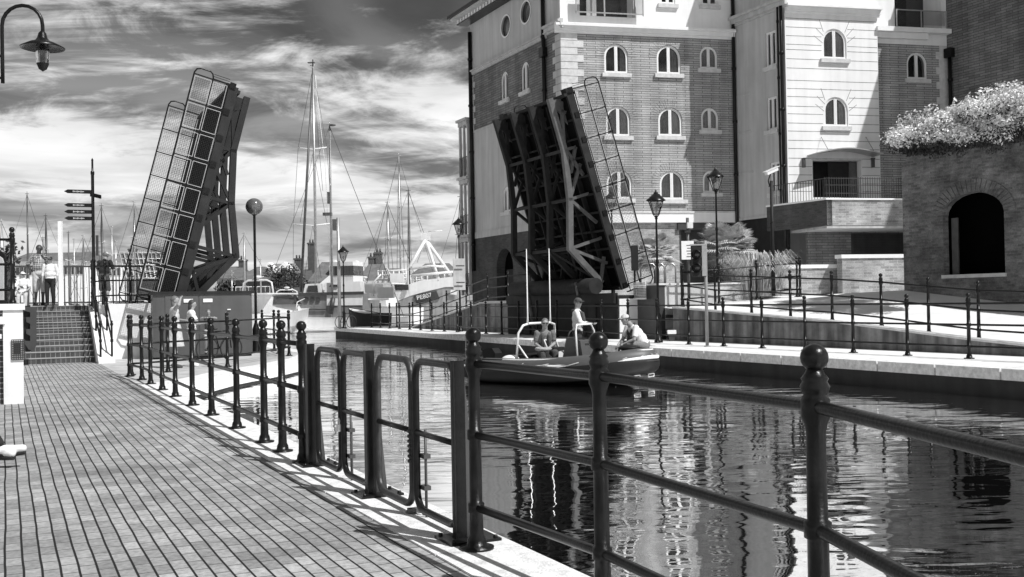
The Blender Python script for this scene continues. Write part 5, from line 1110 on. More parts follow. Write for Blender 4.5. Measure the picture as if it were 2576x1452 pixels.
m = MB(); nf = len(full); rs = [.235 if 3 < i < nf-4 else .235*(.62+.1*min(i, nf-1-i)) for i in range(nf)]; m.tube([p+Z3*.03 for p in full], [r_*.86 for r_ in rs], 18); tube_ = m.build('buoyancy_tube', 'rib_grey', rib)
m = MB(); m.tube([p - Z3*.095 + (p-Q(-.3, 0, p.z-rc.z)).normalized()*.03 for p in full], [r_*.93 for r_ in rs], 18); m.build('lower_tube', 'rib_dark', rib)
m = MB(); m.tube([p + (p-Q(-.3, 0, p.z-rc.z)).normalized()*.215+Z3*.045 for p in full], .042, 8); m.build('rubbing_strake', 'rib_white', tube_)
m = MB()
full2 = [p + (p-Q(-.3, 0, p.z-rc.z)).normalized()*.10+Z3*.192 for p in full]
m.tube(full2[4:-4], .024, 6); m.build('white_band', 'rib_white', tube_)
for s in (-1, 1):
    m = MB(); m.lathe([(.19, 0), (.15, .14), (.07, .26), (.0, .3)], Q(-2.25, s*.82, .33), 14, -RX); m.build('tube_cone', 'rib_dark', tube_)
# hull
m = MB(); secs = []
for x, hb_, zk, zc_ in ((-2.2, .7, -.18, .08), (-1, .74, -.2, .08), (.3, .72, -.2, .12), (1.2, .52, -.12, .2), (1.8, .28, .06, .32), (2.08, .04, .36, .42)): secs.append([Q(x, -hb_, zc_+.18), Q(x, -hb_*.9, zc_), Q(x, 0, zk), Q(x, hb_*.9, zc_), Q(x, hb_, zc_+.18)])
for i in range(len(secs)-1):
    for k in range(4): m.add([secs[i][k], secs[i][k+1], secs[i+1][k+1], secs[i+1][k]], [[0, 1, 2, 3]], True)
m.quad(*secs[0]); m.build('hull', 'rib_dark', rib)
m = MB(); m.prism([Q(-2.15, -.72, .16), Q(.4, -.74, .16), Q(1.5, -.42, .24), Q(1.5, .42, .24), Q(.4, .74, .16), Q(-2.15, .72, .16)], Z3*.04); m.build('deck', 'rib_grey', rib)
for yy in (-.28, .3):
    m = MB(); c = Q(1.92, yy, .20) + RX*.12; m.tube([c+RY*-.12+Z3*.03, c+RY*-.12-Z3*.03, c+RY*.12-Z3*.03, c+RY*.12+Z3*.03, c+RY*-.12+Z3*.03], .014, 6); m.build('drain_vent', 'rib_white', rib)
m = MB(); m.tube([Q(-1.7, -.95, .5), Q(-1.55, -1.0, .47), Q(-1.4, -.97, .5)], .02, 6); m.tube([Q(-1.9, -.92, .52), Q(-1.05, -.95, .52)], .035, 6); m.build('grab_line', 'rib_dark', rib)
m = MB(); m.ball(Q(1.72, -.05, .80), .2, 14, 8, (1.2, 1.5, .35)); m.build('bow_pad', 'rib_dark', rib)
# console and windscreen
m = MB(); m.prism([Q(.05, -.3, .2), Q(.75, -.3, .2), Q(.62, -.3, .95), Q(.25, -.3, 1.02)], RY*.6); con = m.build('console', 'rib_grey', rib)
m = MB(); m.tube([Q(.6, -.36, .25), Q(.55, -.36, 1.15), Q(.52, -.28, 1.3), Q(.52, .28, 1.3), Q(.55, .36, 1.15), Q(.6, .36, .25)], .022, 8); m.build('screen_frame', 'white_metal', rib)
m = MB(); m.quad(Q(.56, -.33, .95), Q(.56, .33, .95), Q(.52, .30, 1.27), Q(.52, -.30, 1.27)); m.build('windscreen', 'clear_glass', rib)
m = MB(); m.lathe([(.16, 0), (.18, .02), (.16, .04)], Q(.22, 0, 1.0), 16, -RX); m.build('steering_wheel', 'rubber', rib)
m = MB(); m.bx(-.2, .2, -.2, .2, 0, .5); m.v = [Q(-.35, 0, .2)+RX*v.x*1.1+RY*v.y+Z3*v.z for v in m.v]; m.build('seat_pod', 'rib_white', rib)
# A-frame, aerials, engine
m = MB(); m.tube([Q(-.85, -.72, .3), Q(-.78, -.7, 1.12), Q(-.72, -.6, 1.29), Q(-.7, -.4, 1.33), Q(-.7, .4, 1.33), Q(-.72, .6, 1.29), Q(-.78, .7, 1.12), Q(-.85, .72, .3)], .028, 10)
m.tube([Q(-.78, .7, .85), Q(-.4, .7, .4)], .02, 6); m.tube([Q(-.78, -.7, .85), Q(-.4, -.7, .4)], .02, 6); m.build('roll_bar', 'white_metal', rib)
for k, yy in enumerate((-.45, .42)):
    b0 = Q(-.7, yy, 1.31); t = V3(b0.x, b0.y, at(1350, 626, b0.y).z); m = MB(); m.tube([b0, b0+Z3*.2, t], [.028, .016, .010], 7); m.build('aerial', 'white_metal', rib)
m = MB(); m.prism([Q(-2.3, -.13, .45), Q(-1.95, -.13, .42), Q(-1.92, -.13, .62), Q(-2.02, -.13, .74), Q(-2.25, -.13, .72)], RY*.26); m.build('engine_cowl', 'rib_dark', rib)
m = MB(); m.ball(Q(-1.0, -.72, .52), .14, 14, 10, (1.5, 1, .8)); m.build('fender', 'rib_white', rib); m = MB(); m.bx(-.12, .12, -.1, .1, -.5, .4); m.v = [Q(-2.2, 0, .3)+RX*v.x+RY*v.y+Z3*v.z for v in m.v]; m.build('engine_leg', 'rib_dark', rib)
m = MB(); m.box(Q(-.9, 0, .42), RX*.3, RY*.5, Z3*.2); m.build('locker', 'rib_dark', rib)
def kit(nm, mb, mat): mb.build(nm, mat, rib)
m = MB(); m.lathe([(.16, 0), (.2, .04), (.16, .08), (.12, .04), (.16, 0)], Q(-.35, -.35, .72), 16); kit('rope_coil', m, 'rope')
m = MB(); m.box(Q(.0, .45, .36), RX*.17, RY*.1, Z3*.16); m.tube([Q(-.08, .45, .52), Q(-.05, .45, .58), Q(.05, .45, .58), Q(.08, .45, .52)], .012, 5); kit('fuel_can', m, 'rib_dark')
m = MB(); m.box(Q(.62, 0, .78), RX*.02, RY*.14, Z3*.1); kit('chart_plotter', m, 'glass_dark')
for yy in (-.15, .15): m = MB(); m.tube([Q(.95, yy*1.6, .2), Q(.95, yy*1.6, .62), Q(1.12, yy*1.6, .66)], .016, 6); kit('grab_rail', m, 'white_metal')
m = MB(); m.tube([Q(-.3, -.22, .7), Q(-.42, -.22, .95), Q(-.42, .22, .95), Q(-.3, .22, .7)], .018, 6); kit('seat_rail', m, 'white_metal')
m = MB(); m.box(Q(-.36, 0, .74), RX*.2, RY*.2, Z3*.045); kit('seat_cushion', m, 'rubber')
m = MB(); m.tube([p + (p-Q(-.3, 0, p.z-rc.z)).normalized()*.245-Z3*.03 for p in full], .018, 6); kit('rubbing_line', m, 'rubber')
m = MB()
for i in range(6, nf-6, 4): p = full[i]; d = (p-Q(-.3, 0, p.z-rc.z)).normalized(); m.tube([p+d*.16+Z3*.13, p+d*.22+Z3*.10, full[i+2]+d*.24+Z3*.05, full[min(i+4, nf-1)]+d*.22+Z3*.10], .011, 5)
kit('life_line', m, 'rope')
pp = [at(1565, 865, 22.6), at(1556, 905, 22.4), at(1555, 940, 22.3), at(1548, 965, 22.3)]
rp = MB(); rp.tube(pp, .012, 5); tag(rp.build('mooring_line', 'rope'), 'thin white rope trailing from the bow into the water', 'rope')
# crew
def sitpose(lean=.0, **k):
    d = dict(P=(0, 0, .10), N=(0, lean, .60), Hd=(0, lean*1.25+.03, .77), SR=(.185, lean, .56), SL=(-.185, lean, .56), HR=(.09, .04, .08), HL=(-.09, .04, .08), KR=(.15, .44, .12), KL=(-.15, .44, .12), AR=(.13, .46, -.3), AL=(-.13, .46, -.3), TR=(.14, .62, -.34), TL=(-.14, .62, -.34)); d.update(k); return d
person('man in sunglasses and life jacket sitting on the side tube of the inflatable', V3(at(1370, 890, 23.6).x, 23.6, .20), PI*1.06, sitpose(.06, look=(.15, 1, -.05), ER=(.215, .05, .31), WR=(.10, .28, .20), EL=(-.215, .07, .31), WL=(-.03, .30, .22)), H=1.75, top='cloth_mid', sleeve=.75, legs='cloth_dark', hair='hair_fair', vest='cloth_dark', shoes='rubber')
person('man in peaked cap and white shirt standing at the console of the inflatable', V3(at(1452, 800, 23.9).x, 23.9, WZ+.2), -PI*.55, dict(look=(.55, 1, -.1), ER=(.26, .1, 1.15), WR=(.14, .34, 1.12), EL=(-.26, .1, 1.15), WL=(-.1, .34, 1.12)), H=1.70, top='cloth_white', sleeve=1.5, legs='cloth_dark', hair='hair_fair', hat=('cloth_dark', 'peak'), vest='cloth_dark', shoes='rubber')
person('man in cap and white t-shirt sitting on the bow of the inflatable, leaning forward', V3(at(1618, 860, 22.95).x, 22.95, .38), PI*.62, sitpose(.30, N=(0, .28, .50), Hd=(0, .42, .64), SR=(.19, .27, .47), SL=(-.19, .27, .47), look=(0, 1, -.15), ER=(.24, .36, .22), WR=(.1, .56, .10), EL=(-.26, .36, .22), WL=(-.08, .58, .10), AR=(.13, .50, -.22), AL=(-.13, .50, -.22), TR=(.14, .64, -.26), TL=(-.14, .64, -.26)), H=1.8, girth=1.15, top='cloth_white', sleeve=.8, legs='cloth_mid', hair='hair_dark', hat=('cloth_light', 'peak'), vest='cloth_dark', shades=False, shoes='rubber')

# ================================================================== HARBOUR
def hull(parent, c, h, L, B, H, mat='boat_white', rise=.35, deck='boat_white'):
    X = V3(math.cos(h), math.sin(h), 0); Y = V3(-math.sin(h), math.cos(h), 0); m = MB(); S = []; n = 12
    for i in range(n+1):
        t = i/n; wv = B/2*(.82+.18*math.sin(min(t*2.2, 1.57)))*(1-max(0, (t-.45)/.55)**2.3*.985); x = -L/2+L*t; hz = H*(1+rise*max(0, t-.3)**1.5*1.6); xx = x + .0
        S.append([c+X*(xx+.08*L*t*t)+Y*wv*s+Z3*hz if j == 0 else (c+X*(xx+.04*L*t*t)+Y*wv*.9*s+Z3*H*.35 if j == 1 else c+X*xx*.97+Y*wv*.5*s-Z3*.25) for s in (-1, 1) for j in (0, 1, 2)])
    for i in range(n):
        a, b2 = S[i], S[i+1]
        for (p, q) in ((0, 1), (1, 2), (2, 5), (5, 4), (4, 3)): m.add([a[p], b2[p], b2[q], a[q]], [[0, 1, 2, 3]], True)
    m.quad(S[0][0], S[0][1], S[0][2], S[0][5], S[0][4], S[0][3]); ho = m.build('hull', mat, parent)
    d = MB()
    for i in range(n): d.quad(S[i][0]-Z3*.04, S[i][3]-Z3*.04, S[i+1][3]-Z3*.04, S[i+1][0]-Z3*.04)
    d.build('deck', deck, parent); return X, Y, ho
def mastboat(lab, x, ytop, Y, L=8, h=None, hm='boat_white', mm='alu', r=.07, spread=True, ybase=None, group='masted yachts moored in the harbour', lean=0, stay=True):
    h = random.uniform(-.6, .6)+math.radians(random.choice((20, 200))) if h is None else h
    top_ = at(x, ytop, Y); c = V3(top_.x, Y, WZ); r_ = thing('sailing_yacht', lab, 'yacht', c, group=group)
    X, YY, _ = hull(r_, c, h, L, L*.3, L*.09, hm)
    m = MB(); m.prism([c+X*(-L*.2)-YY*L*.09+Z3*L*.085, c+X*(L*.18)-YY*L*.06+Z3*L*.1, c+X*(L*.18)+YY*L*.06+Z3*L*.1, c+X*(-L*.2)+YY*L*.09+Z3*L*.085], Z3*L*.05); m.build('cabin', 'boat_white', r_)
    base = c+Z3*L*.1+V3(lean, 0, 0)*0; m = MB(); m.tube([base, lerp(base, top_, .5), top_], [r, r, r*.7], 6); m.tube([base+Z3*1.1, base+Z3*1.1-X*L*.38], r*.8, 5)
    m.tube([top_, top_+Z3*.35], r*.3, 4); m.tube([top_+V3(-.2, 0, .1), top_+V3(.2, 0, .1)], r*.3, 4); mo = m.build('mast', mm, r_)
    if spread:
        m = MB(); hgt = top_.z-base.z; s = MB()
        for f in (.36, .68): q = lerp(base, top_, f); m = MB(); m.tube([q-YY*L*.1*(1.1-f*.4)+Z3*.1, q, q+YY*L*.1*(1.1-f*.4)+Z3*.1], r*.45, 4); m.build('spreader', 'white_metal', mo)
    if stay:
        s = MB(); s.tube([top_, c+X*L*.5+Z3*L*.12], .008+Y*.0001, 3); s.tube([top_, c-X*L*.48+Z3*L*.09], .012+Y*.00016, 3)
        for sd in (-1, 1): s.tube([top_, lerp(base, top_, .36)+YY*sd*L*.1, c+YY*sd*L*.13+Z3*L*.09], .010+Y*.00016, 3)
        s.build('rigging', 'mast_dark', r_)
    return r_
# big yacht with dark furled forestay, twin-mast neighbour
big = mastboat('tallest yacht with white spreaders and a dark furled forestay, left of centre', 787, 168, 74, 12, math.radians(200), r=.10, spread=False, stay=False, group=None)
T = at(787, 168, 74); Bs = at(789, 735, 74); fs = at(757, 735, 71)
m = MB(); m.tube([T, lerp(T, fs, .5), fs], [.05, .09, .10], 6); m.build('furled_sail', 'mast_dark', big)
m = MB(); m.tube([at(750, 372, 74), at(786, 376, 74), at(822, 371, 74)], .05, 5); m.tube([at(738, 564, 74), at(787, 568, 74), at(836, 562, 74)], .05, 5); m.build('spreader', 'white_metal', big)
m = MB()
for P_ in (((787, 170), (750, 372), (738, 564), (737, 730)), ((787, 170), (822, 371), (836, 562), (838, 730)), ((789, 376), (755, 560)), ((787, 200), (812, 480)), ((787, 376), (822, 560)), ((787, 566), (762, 720)), ((787, 566), (808, 700))): m.tube([at(x, y, 74) for x, y in P_], .016, 3)
m.build('rigging', 'mast_dark', big); m = MB(); m.tube([at(792, 190, 74), at(818, 420, 74), at(833, 730, 74)], .02, 3); m.tube([at(794, 190, 74), at(806, 380, 74)], .02, 3); m.build('rigging', 'white_metal', big)
m = MB(); m.box(at(783, 158, 74), (.25, 0, 0), (0, .1, 0), (0, 0, .03)); m.tube([at(787, 150, 74), at(787, 170, 74)], .05, 5); m.build('masthead_gear', 'dark_paint', big)
b2_ = mastboat('yacht with a radar half way up its mast, right of the tallest one', 829, 318, 70, 10, math.radians(190), r=.09, group=None)
m = MB(); m.ball(at(836, 315, 70), .25, 10, 6, (1, 1, .3)); m.build('wind_generator', 'mid_steel', b2_); m = MB(); m.box(at(824, 539, 70), (.3, 0, 0), (0, .2, 0), (0, 0, .1)); m.build('radar', 'mid_steel', b2_); m = MB(); m.box(at(826, 498, 70), (.07, 0, 0), (0, .07, 0), (0, 0, .4)); m.build('reflector', 'mid_steel', b2_)
pole = at(851, 548, 56.6); r = thing('camera_pole', 'pale pole with a box camera at its top beside the small lantern', 'camera pole', V3(pole.x+.1, 56.6, FQ)); m = MB(); m.tube([V3(at(855, 822, 56.6).x, 56.6, FQ), at(850, 548, 56.6)], .09, 8); m.build('pole', 'alu', r); m = MB(); m.box(at(843, 566, 56.6), (.12, 0, 0), (0, .2, 0), (0, 0, .3)); m.build('camera', 'mid_steel', r)
for lab, x, y, Y in (('grey-masted yacht left of the tall bare pole, gaff rig', 975, 512, 85), ('yacht with a tall bare mast behind the white fishing boat', 1003, 394, 88), ('yacht with slender mast and antenna right of the bare mast', 1027, 482, 86), ('yacht whose thin mast rises just left of the building', 1157, 498, 84), ('yacht with thick mast at the far left of the harbour', 68, 490, 110), ('yacht whose mast stands right of the checked-shirt man', 115, 545, 100), ('thin distant mast right of the white pillar', 172, 588, 120), ('short distant mast left of the fingerpost', 186, 604, 125), ('mast with short crosstrees behind the fingerpost', 209, 595, 110), ('taller mast just right of the fingerpost', 255, 520, 100), ('twin-stayed mast right of the man in black', 281, 572, 115), ('small mast beside the greenhouse roof', 291, 610, 120), ('thin mast against the edge of the left leaf', 337, 510, 105), ('thin mast touching the parapet of the left leaf', 333, 600, 125), ('slim mast between the left leaf and the globe lamp', 614, 590, 95), ('short mast just left of the slim one by the globe lamp', 583, 690, 90), ('stub mast right of the globe lamp', 655, 655, 120), ('thin mast at the very left edge', 4, 560, 95), ('low mast behind the terrace people', 108, 600, 130)):
    mastboat(lab, x, y, Y, 8, r=.055+Y*.0003, stay=(Y < 112), mm='alu' if random.random() < .6 else 'mast_dark')
def cruiser(lab, x, Y, h, L, B, H, mat='boat_white', ch=1.1, arch=False, group=None):
    c = V3(at(x, 765, Y).x, Y, WZ); r = thing('motor_cruiser', lab, 'boat', c, group=group); X, YY, ho = hull(r, c, h, L, B, H, mat)
    z = c.z+H*1.0
    m = MB(); b_ = B*.38; m.prism([c+X*(-L*.28)-YY*b_+Z3*H, c+X*(L*.30)-YY*b_*.7+Z3*H, c+X*(L*.12)-YY*b_*.7+Z3*(H+ch), c+X*(-L*.25)-YY*b_+Z3*(H+ch)], YY*b_*1.8); m.build('cabin', 'boat_white', r)
    m = MB(); m.prism([c+X*(-L*.24)-YY*(b_+.02)+Z3*(H+ch*.45), c+X*(L*.19)-YY*(b_+.02)+Z3*(H+ch*.45), c+X*(L*.11)-YY*(b_+.02)+Z3*(H+ch*.9), c+X*(-L*.22)-YY*(b_+.02)+Z3*(H+ch*.9)], YY*(b_*1.8+.04)); m.build('window_band', 'glass_dark', r)
    m = MB(); m.prism([c+X*(-L*.34)-YY*b_*1.1+Z3*(H+ch), c+X*(L*.14)-YY*b_+Z3*(H+ch), c+X*(L*.14)+YY*b_+Z3*(H+ch), c+X*(-L*.34)+YY*b_*1.1+Z3*(H+ch)], Z3*.09); m.build('roof', 'boat_white', r)
    m = MB(); 
    for s in (-1, 1): m.tube([c+X*(L*.05)+YY*s*B*.45+Z3*(H+.1), c+X*(L*.08)+YY*s*B*.44+Z3*(H+.65), c+X*(L*.45)+YY*s*B*.14+Z3*(H+.95), c+X*(L*.52)+Z3*(H+.95)], .03, 5)
    m.build('guard_rail', 'white_metal', r)
    if arch:
        m = MB(); q = c+Z3*(H+ch); m.tube([q-YY*B*.34-X*L*.2, q-YY*B*.3-X*L*.2+Z3*.75, q-YY*B*.2-X*L*.2+Z3*.9, q+YY*B*.2-X*L*.2+Z3*.9, q+YY*B*.3-X*L*.2+Z3*.75, q+YY*B*.34-X*L*.2], .06, 6); m.ball(q-X*L*.2+Z3*1.1, .2, 8, 6, (1.4, 1, .5)); m.build('radar_arch', 'boat_white', r)
    return r, c, X, YY
cruiser('white motor yacht with an arched mast frame right of the globe lamp', 684, 66, math.radians(75), 9, 3.2, 1.35, ch=1.15, arch=True)
cruiser('white fly-bridge boat partly hidden behind the tallest yacht mast', 745, 84, math.radians(15), 8, 3.0, 1.1, ch=1.0)
r, c, X, YY = cruiser('white cabin boat with tall wheelhouse beside the small lantern', 905, 76, math.radians(165), 9, 3.2, 1.5, ch=1.7, arch=False)
m = MB(); m.box(c+X*1.0+Z3*4.1, X*.9, YY*.9, Z3*.8); m.build('wheelhouse', 'boat_white', r); m = MB(); m.box(c+X*1.0+Z3*4.25, X*.93, YY*.93, Z3*.35); m.build('wheelhouse_windows', 'glass_dark', r)
cruiser('low white cruiser with curved windscreen left of the fishing boat', 860, 90, math.radians(185), 10, 3.4, 1.5, ch=1.5, arch=True)
for k, (x, Y) in enumerate(((130, 120), (190, 128), (300, 115), (345, 100), (60, 125), (590, 118))):
    cruiser(('white motor boat far off behind the checked-shirt man', 'distant cruiser left of the fingerpost', 'distant cruiser behind the man in black', 'white cruiser seen through the foot of the left leaf', 'distant cruiser behind the seated person', 'small distant cruiser between the left leaf and the globe lamp')[k], x, Y, random.uniform(-.5, .5), 9, 3, 1.3, group='small white cruisers across the harbour')
cruiser('small white cabin boat just beyond the quay end, left of the dark boat', 952, 92, math.radians(20), 7, 2.6, 1.1, ch=.9)
cruiser('white boat with arch bow-on between the globe lamp and the fly-bridge boat', 716, 96, math.radians(110), 8, 3.0, 1.2, arch=True)
# grey workboat moored by the quay end
c = V3(at(826, 765, 70).x, 70, WZ); wb = thing('workboat', 'heavy grey-hulled boat with square portholes moored at the quay end', 'boat', c)
m = MB(); hL, hR = 737, 912; Yb = 69
P_ = [at(x, y, Yb) for x, y in ((750, 742), (912, 738), (912, 832), (736, 832), (735, 810), (741, 778))]; m.prism(P_, V3(.6, 4.2, 0)); wh = m.build('hull', 'hull_grey', wb)
m = MB(); m.prism([at(x, y, Yb-.06) for x, y in ((822, 740), (912, 737), (912, 768), (822, 769))], V3(0, .05, 0)); m.prism([at(x, y, Yb-.05) for x, y in ((738, 836), (912, 836), (912, 826), (736, 826))], V3(.2, 4.3, 0)); m.build('hull_stripe', 'boat_white', wh)
m = MB()
for x in (769, 784, 799): m.prism([at(x-4, y, Yb-.07) if s else at(x+5, y, Yb-.07) for s, y in ((0, 761), (0, 749), (1, 749), (1, 761))], V3(0, .05, 0))
m.prism([at(x, y, Yb-.08) for x, y in ((851, 748), (866, 747), (866, 750), (851, 751))], V3(0, .03, 0)); m.bar(at(746, 779, Yb-.1), at(820, 779, Yb-.1), .08); m.tube([at(838, 750, Yb-.2), at(832, 790, Yb-.2)], .16, 6); m.build('porthole', 'dark_paint', wh)
m = MB(); m.bar(at(748, 741, Yb-.05), at(915, 737, Yb-.05), .22, .2); m.build('gunwale', 'dark_paint', wb)
m = MB(); m.prism([at(x, y, Yb+1) for x, y in ((762, 742), (768, 715), (805, 713), (808, 742))], V3(0, 2, 0)); m.prism([at(x, y, Yb+1.2) for x, y in ((815, 742), (818, 712), (905, 708), (908, 740))], V3(0, 2, 0)); m.build('deckhouse', 'boat_white', wb)
m = MB(); m.prism([at(x, y, Yb+.9) for x, y in ((772, 735), (775, 719), (798, 718), (800, 735))], V3(0, .2, 0)); m.prism([at(x, y, Yb+1.1) for x, y in ((828, 722), (831, 716), (850, 716), (850, 722))], V3(0, .2, 0)); m.build('window', 'glass_dark', wb)
# fishing boat with registration
tw = thing('fishing_boat', 'white and grey fishing trawler with tripod mast and registration on the bow', 'boat', V3(at(1080, 765, 78).x, 78, WZ)); Yt = 78
A2 = lambda l, dY=0: [at(x, y, Yt+dY) for x, y in l]
m = MB(); m.prism(A2(((1032, 738), (1150, 712), (1152, 750), (1135, 800), (1040, 806), (985, 800), (950, 795), (955, 755))), V3(.5, 5, 0)); th = m.build('hull', 'hull_mid', tw)
m = MB(); m.prism(A2(((1028, 716), (1056, 706), (1140, 696), (1150, 712), (1151, 722), (1120, 722), (1070, 734), (1030, 745)), -.06), V3(.3, 5.1, 0)); m.prism(A2(((955, 755), (958, 712), (1030, 716), (1032, 745), (1000, 757)), -.04), V3(.3, 5, 0)); m.build('bulwark', 'boat_white', th)
m = MB(); m.prism(A2(((1040, 745), (1098, 732), (1106, 752), (1048, 764)), -.12), V3(0, .1, 0)); pl_ = m.build('name_panel', 'dark_paint', th)
def text(s, p, size, mat, parent, slope=0.0, name='lettering', flat=V3(1, 0, 0)):
    cu = bpy.data.curves.new('t', 'FONT'); cu.body = s; cu.size = size; cu.extrude = .01; o = bpy.data.objects.new('t', cu); C.objects.link(o)
    o.matrix_world = Matrix.Translation(p) @ Matrix.Rotation(-slope, 4, 'Y') @ Matrix.Rotation(math.radians(90), 4, 'X'); bpy.context.view_layer.update()
    me = bpy.data.meshes.new_from_object(o.evaluated_get(bpy.context.evaluated_depsgraph_get())); me.transform(o.matrix_world); bpy.data.objects.remove(o)
    me.materials.clear(); me.materials.append(MATS[mat]); me.name = name; q = bpy.data.objects.new(name, me); C.objects.link(q); boxuv(me); setpar(q, parent, True); return q
text('PE807', at(1049, 755, Yt-.3), .46, 'boat_white', pl_, .2)
m = MB(); m.prism(A2(((1134, 729), (1150, 731), (1149, 742), (1132, 740)), -.2), V3(0, .05, 0)); m.build('name_panel', 'boat_white', th)
m = MB(); m.prism(A2(((962, 760), (966, 722), (1000, 720), (1010, 735), (1000, 758)), -.3), V3(0, 2.5, 0)); m.build('wheelhouse', 'boat_white', tw)
m = MB(); m.prism(A2(((984, 730), (985, 717), (1027, 716), (1027, 730)), -.35), V3(0, .2, 0)); m.build('window', 'glass_dark', tw)
m = MB()
ap_ = at(1071, 602, Yt+2)
for (x, y, dY) in ((1030, 672, 0), (1104, 706, 0), (1132, 690, 1), (1050, 660, 4)): m.tube([ap_, at(x, y, Yt+dY)], .14 if dY < 2 else .06, 6)
m.tube([at(1033, 677, Yt), at(1082, 669, Yt), at(1118, 671, Yt)], .09, 5); m.tube([at(1035, 694, Yt), at(1140, 684, Yt)], .10, 5); m.box(ap_+Z3*.2, (.35, 0, 0), (0, .2, 0), Z3*.3); m.tube([ap_+V3(.2, 0, .6), ap_+V3(1.3, 0, .65)], .04, 4); m.build('tripod_mast', 'boat_white', tw)
m = MB()
for x in (1033, 1047, 1060, 1075, 1118, 1134): m.tube([at(x, 712-(x-1033)*.16, Yt), at(x, 693-(x-1033)*.08, Yt)], .06, 5)
for y in (700, 706): m.tube([at(1035, y, Yt), at(1065, y-4, Yt)], .04, 4)
m.build('guard_rail', 'boat_white', tw); m = MB()
for x in (951, 962, 976, 990, 1004, 1022): m.tube([at(x, 716, Yt), at(x, 680, Yt)], .05, 4)
for y in (681, 691, 701): m.tube([at(950, y+2, Yt), at(1024, y-2, Yt)], .05, 4)
m.build('guard_rail', 'boat_white', tw); m = MB(); m.tube([at(960, 716, Yt), at(975, 676, Yt), at(992, 716, Yt)], .08, 4); m.build('aft_frame', 'boat_white', tw); m = MB(); m.box(at(1000, 700, Yt), (.5, 0, 0), (0, .5, 0), Z3*.35); m.build('deck_box', 'boat_white', tw)
dk_ = thing('dark_boat', 'small black-hulled boat moored between the quay and the fishing boat', 'boat', V3(at(925, 765, 67).x, 67, WZ)); hull(dk_, V3(at(925, 765, 67).x, 67, WZ), math.radians(140), 3.2, 1.5, 1.2, 'rib_dark'); m = MB(); q = at(940, 745, 67); m.tube([q, q+Z3*.9, q+V3(.5, 0, 1.4)], .06, 5); m.box(q+V3(.8, 0, .2), (.5, 0, 0), (0, .4, 0), Z3*.35); m.build('cuddy', 'boat_white', dk_)

# houses beyond the harbour -------------------------------------------------------
def house(lab, x0, x1, yr, ye, yb, Y, roof='roof_mid', wall='conc_light', hip=.12, chim=(), dorm=(), win=3, dep=9, gable=None, name='house', group=None):
    a, b2 = at(x0, ye, Y), at(x1, ye, Y); z0 = .3; ze = a.z; zr = at((x0+x1)/2, yr, Y).z; w_ = b2.x-a.x
    r = thing(name, lab, 'house', V3((a.x+b2.x)/2, Y, z0), group=group)
    m = MB(); m.bx(a.x, b2.x, Y, Y+dep, z0, ze); m.build('wall', wall, r)
    m = MB(); e = .4; A = V3(a.x-e, Y-e, ze-.05); B = V3(b2.x+e, Y-e, ze-.05); Cc = V3(b2.x+e, Y+dep+e, ze-.05); Dd = V3(a.x-e, Y+dep+e, ze-.05); R1 = V3(a.x+w_*hip, Y+dep/2, zr); R2 = V3(b2.x-w_*hip, Y+dep/2, zr)
    m.quad(A, B, R2, R1); m.quad(Cc, Dd, R1, R2); m.quad(Dd, A, R1); m.quad(B, Cc, R2); m.quad(Dd, Cc, B, A); rf = m.build('roof', roof, r)
    for fx, h_ in chim: m = MB(); cx = a.x+w_*fx; m.bx(cx-.5, cx+.5, Y+dep/2-.5, Y+dep/2+.5, zr-2.2, zr+h_); m.bx(cx-.6, cx+.6, Y+dep/2-.6, Y+dep/2+.6, zr+h_-.25, zr+h_-.05); m.tube([V3(cx-.2, Y+dep/2, zr+h_), V3(cx-.2, Y+dep/2, zr+h_+.5)], .14, 6); m.tube([V3(cx+.25, Y+dep/2, zr+h_), V3(cx+.25, Y+dep/2, zr+h_+.5)], .14, 6); m.build('chimney', 'dark_roof', rf)
    for fx in dorm:
        cx = a.x+w_*fx; zd = ze+(zr-ze)*.25; yd = Y+dep/2*.18; f = MB(); f.prism([V3(cx-.8, yd, zd), V3(cx+.8, yd, zd), V3(cx+.8, yd, zd+1.5), V3(cx, yd, zd+2.3), V3(cx-.8, yd, zd+1.5)], V3(0, 2.5, 0)); d = f.build('dormer', 'white_paint', rf); f = MB(); f.bx(cx-.45, cx+.45, yd-.05, yd+.05, zd+.3, zd+1.4); f.build('pane', 'glass_dark', d)
    for k in range(win):
        cx = a.x+w_*(k+.5)/win; h_ = min(1.3, (ze-z0)*.4); zc_ = ze-1.5
        f = MB(); f.bx(cx-.6, cx+.6, Y-.06, Y, zc_-h_/2, zc_+h_/2); fr_ = f.build('window', 'white_frame', r); f = MB(); f.bx(cx-.5, cx-.04, Y-.1, Y-.05, zc_-h_/2+.1, zc_+h_/2-.1); f.bx(cx+.04, cx+.5, Y-.1, Y-.05, zc_-h_/2+.1, zc_+h_/2-.1); f.build('pane', 'glass_dark', fr_)
    if gable: m = MB(); g0, g1, gy, ge = gable; m.prism([at(g0, 735, Y-3), at(g1, 735, Y-3), at(g1, ge, Y-3), at((g0+g1)/2, gy, Y-3), at(g0, ge, Y-3)], V3(0, 3, 0)); m.build('gable', 'white_paint', r)
    return r
house('long low white building with grey roof behind the terrace people', 30, 210, 632, 657, 700, 150, roof='roof_mid', wall='white_paint', win=9, hip=.02)
house('white building with a grey roof right of the white pillar', 212, 330, 636, 660, 700, 155, roof='roof_light', wall='white_paint', win=5, hip=.03, chim=((.8, .8),))
house('dark-roofed house seen beneath the foot of the left leaf', 545, 605, 668, 700, 740, 140, roof='roof_mid', win=3, hip=.25, chim=((.75, 1.0),))
house('hip-roofed pavilion directly behind the globe lamp', 594, 678, 668, 704, 735, 128, roof='roof_mid', wall='dark_paint', win=4, hip=.38)
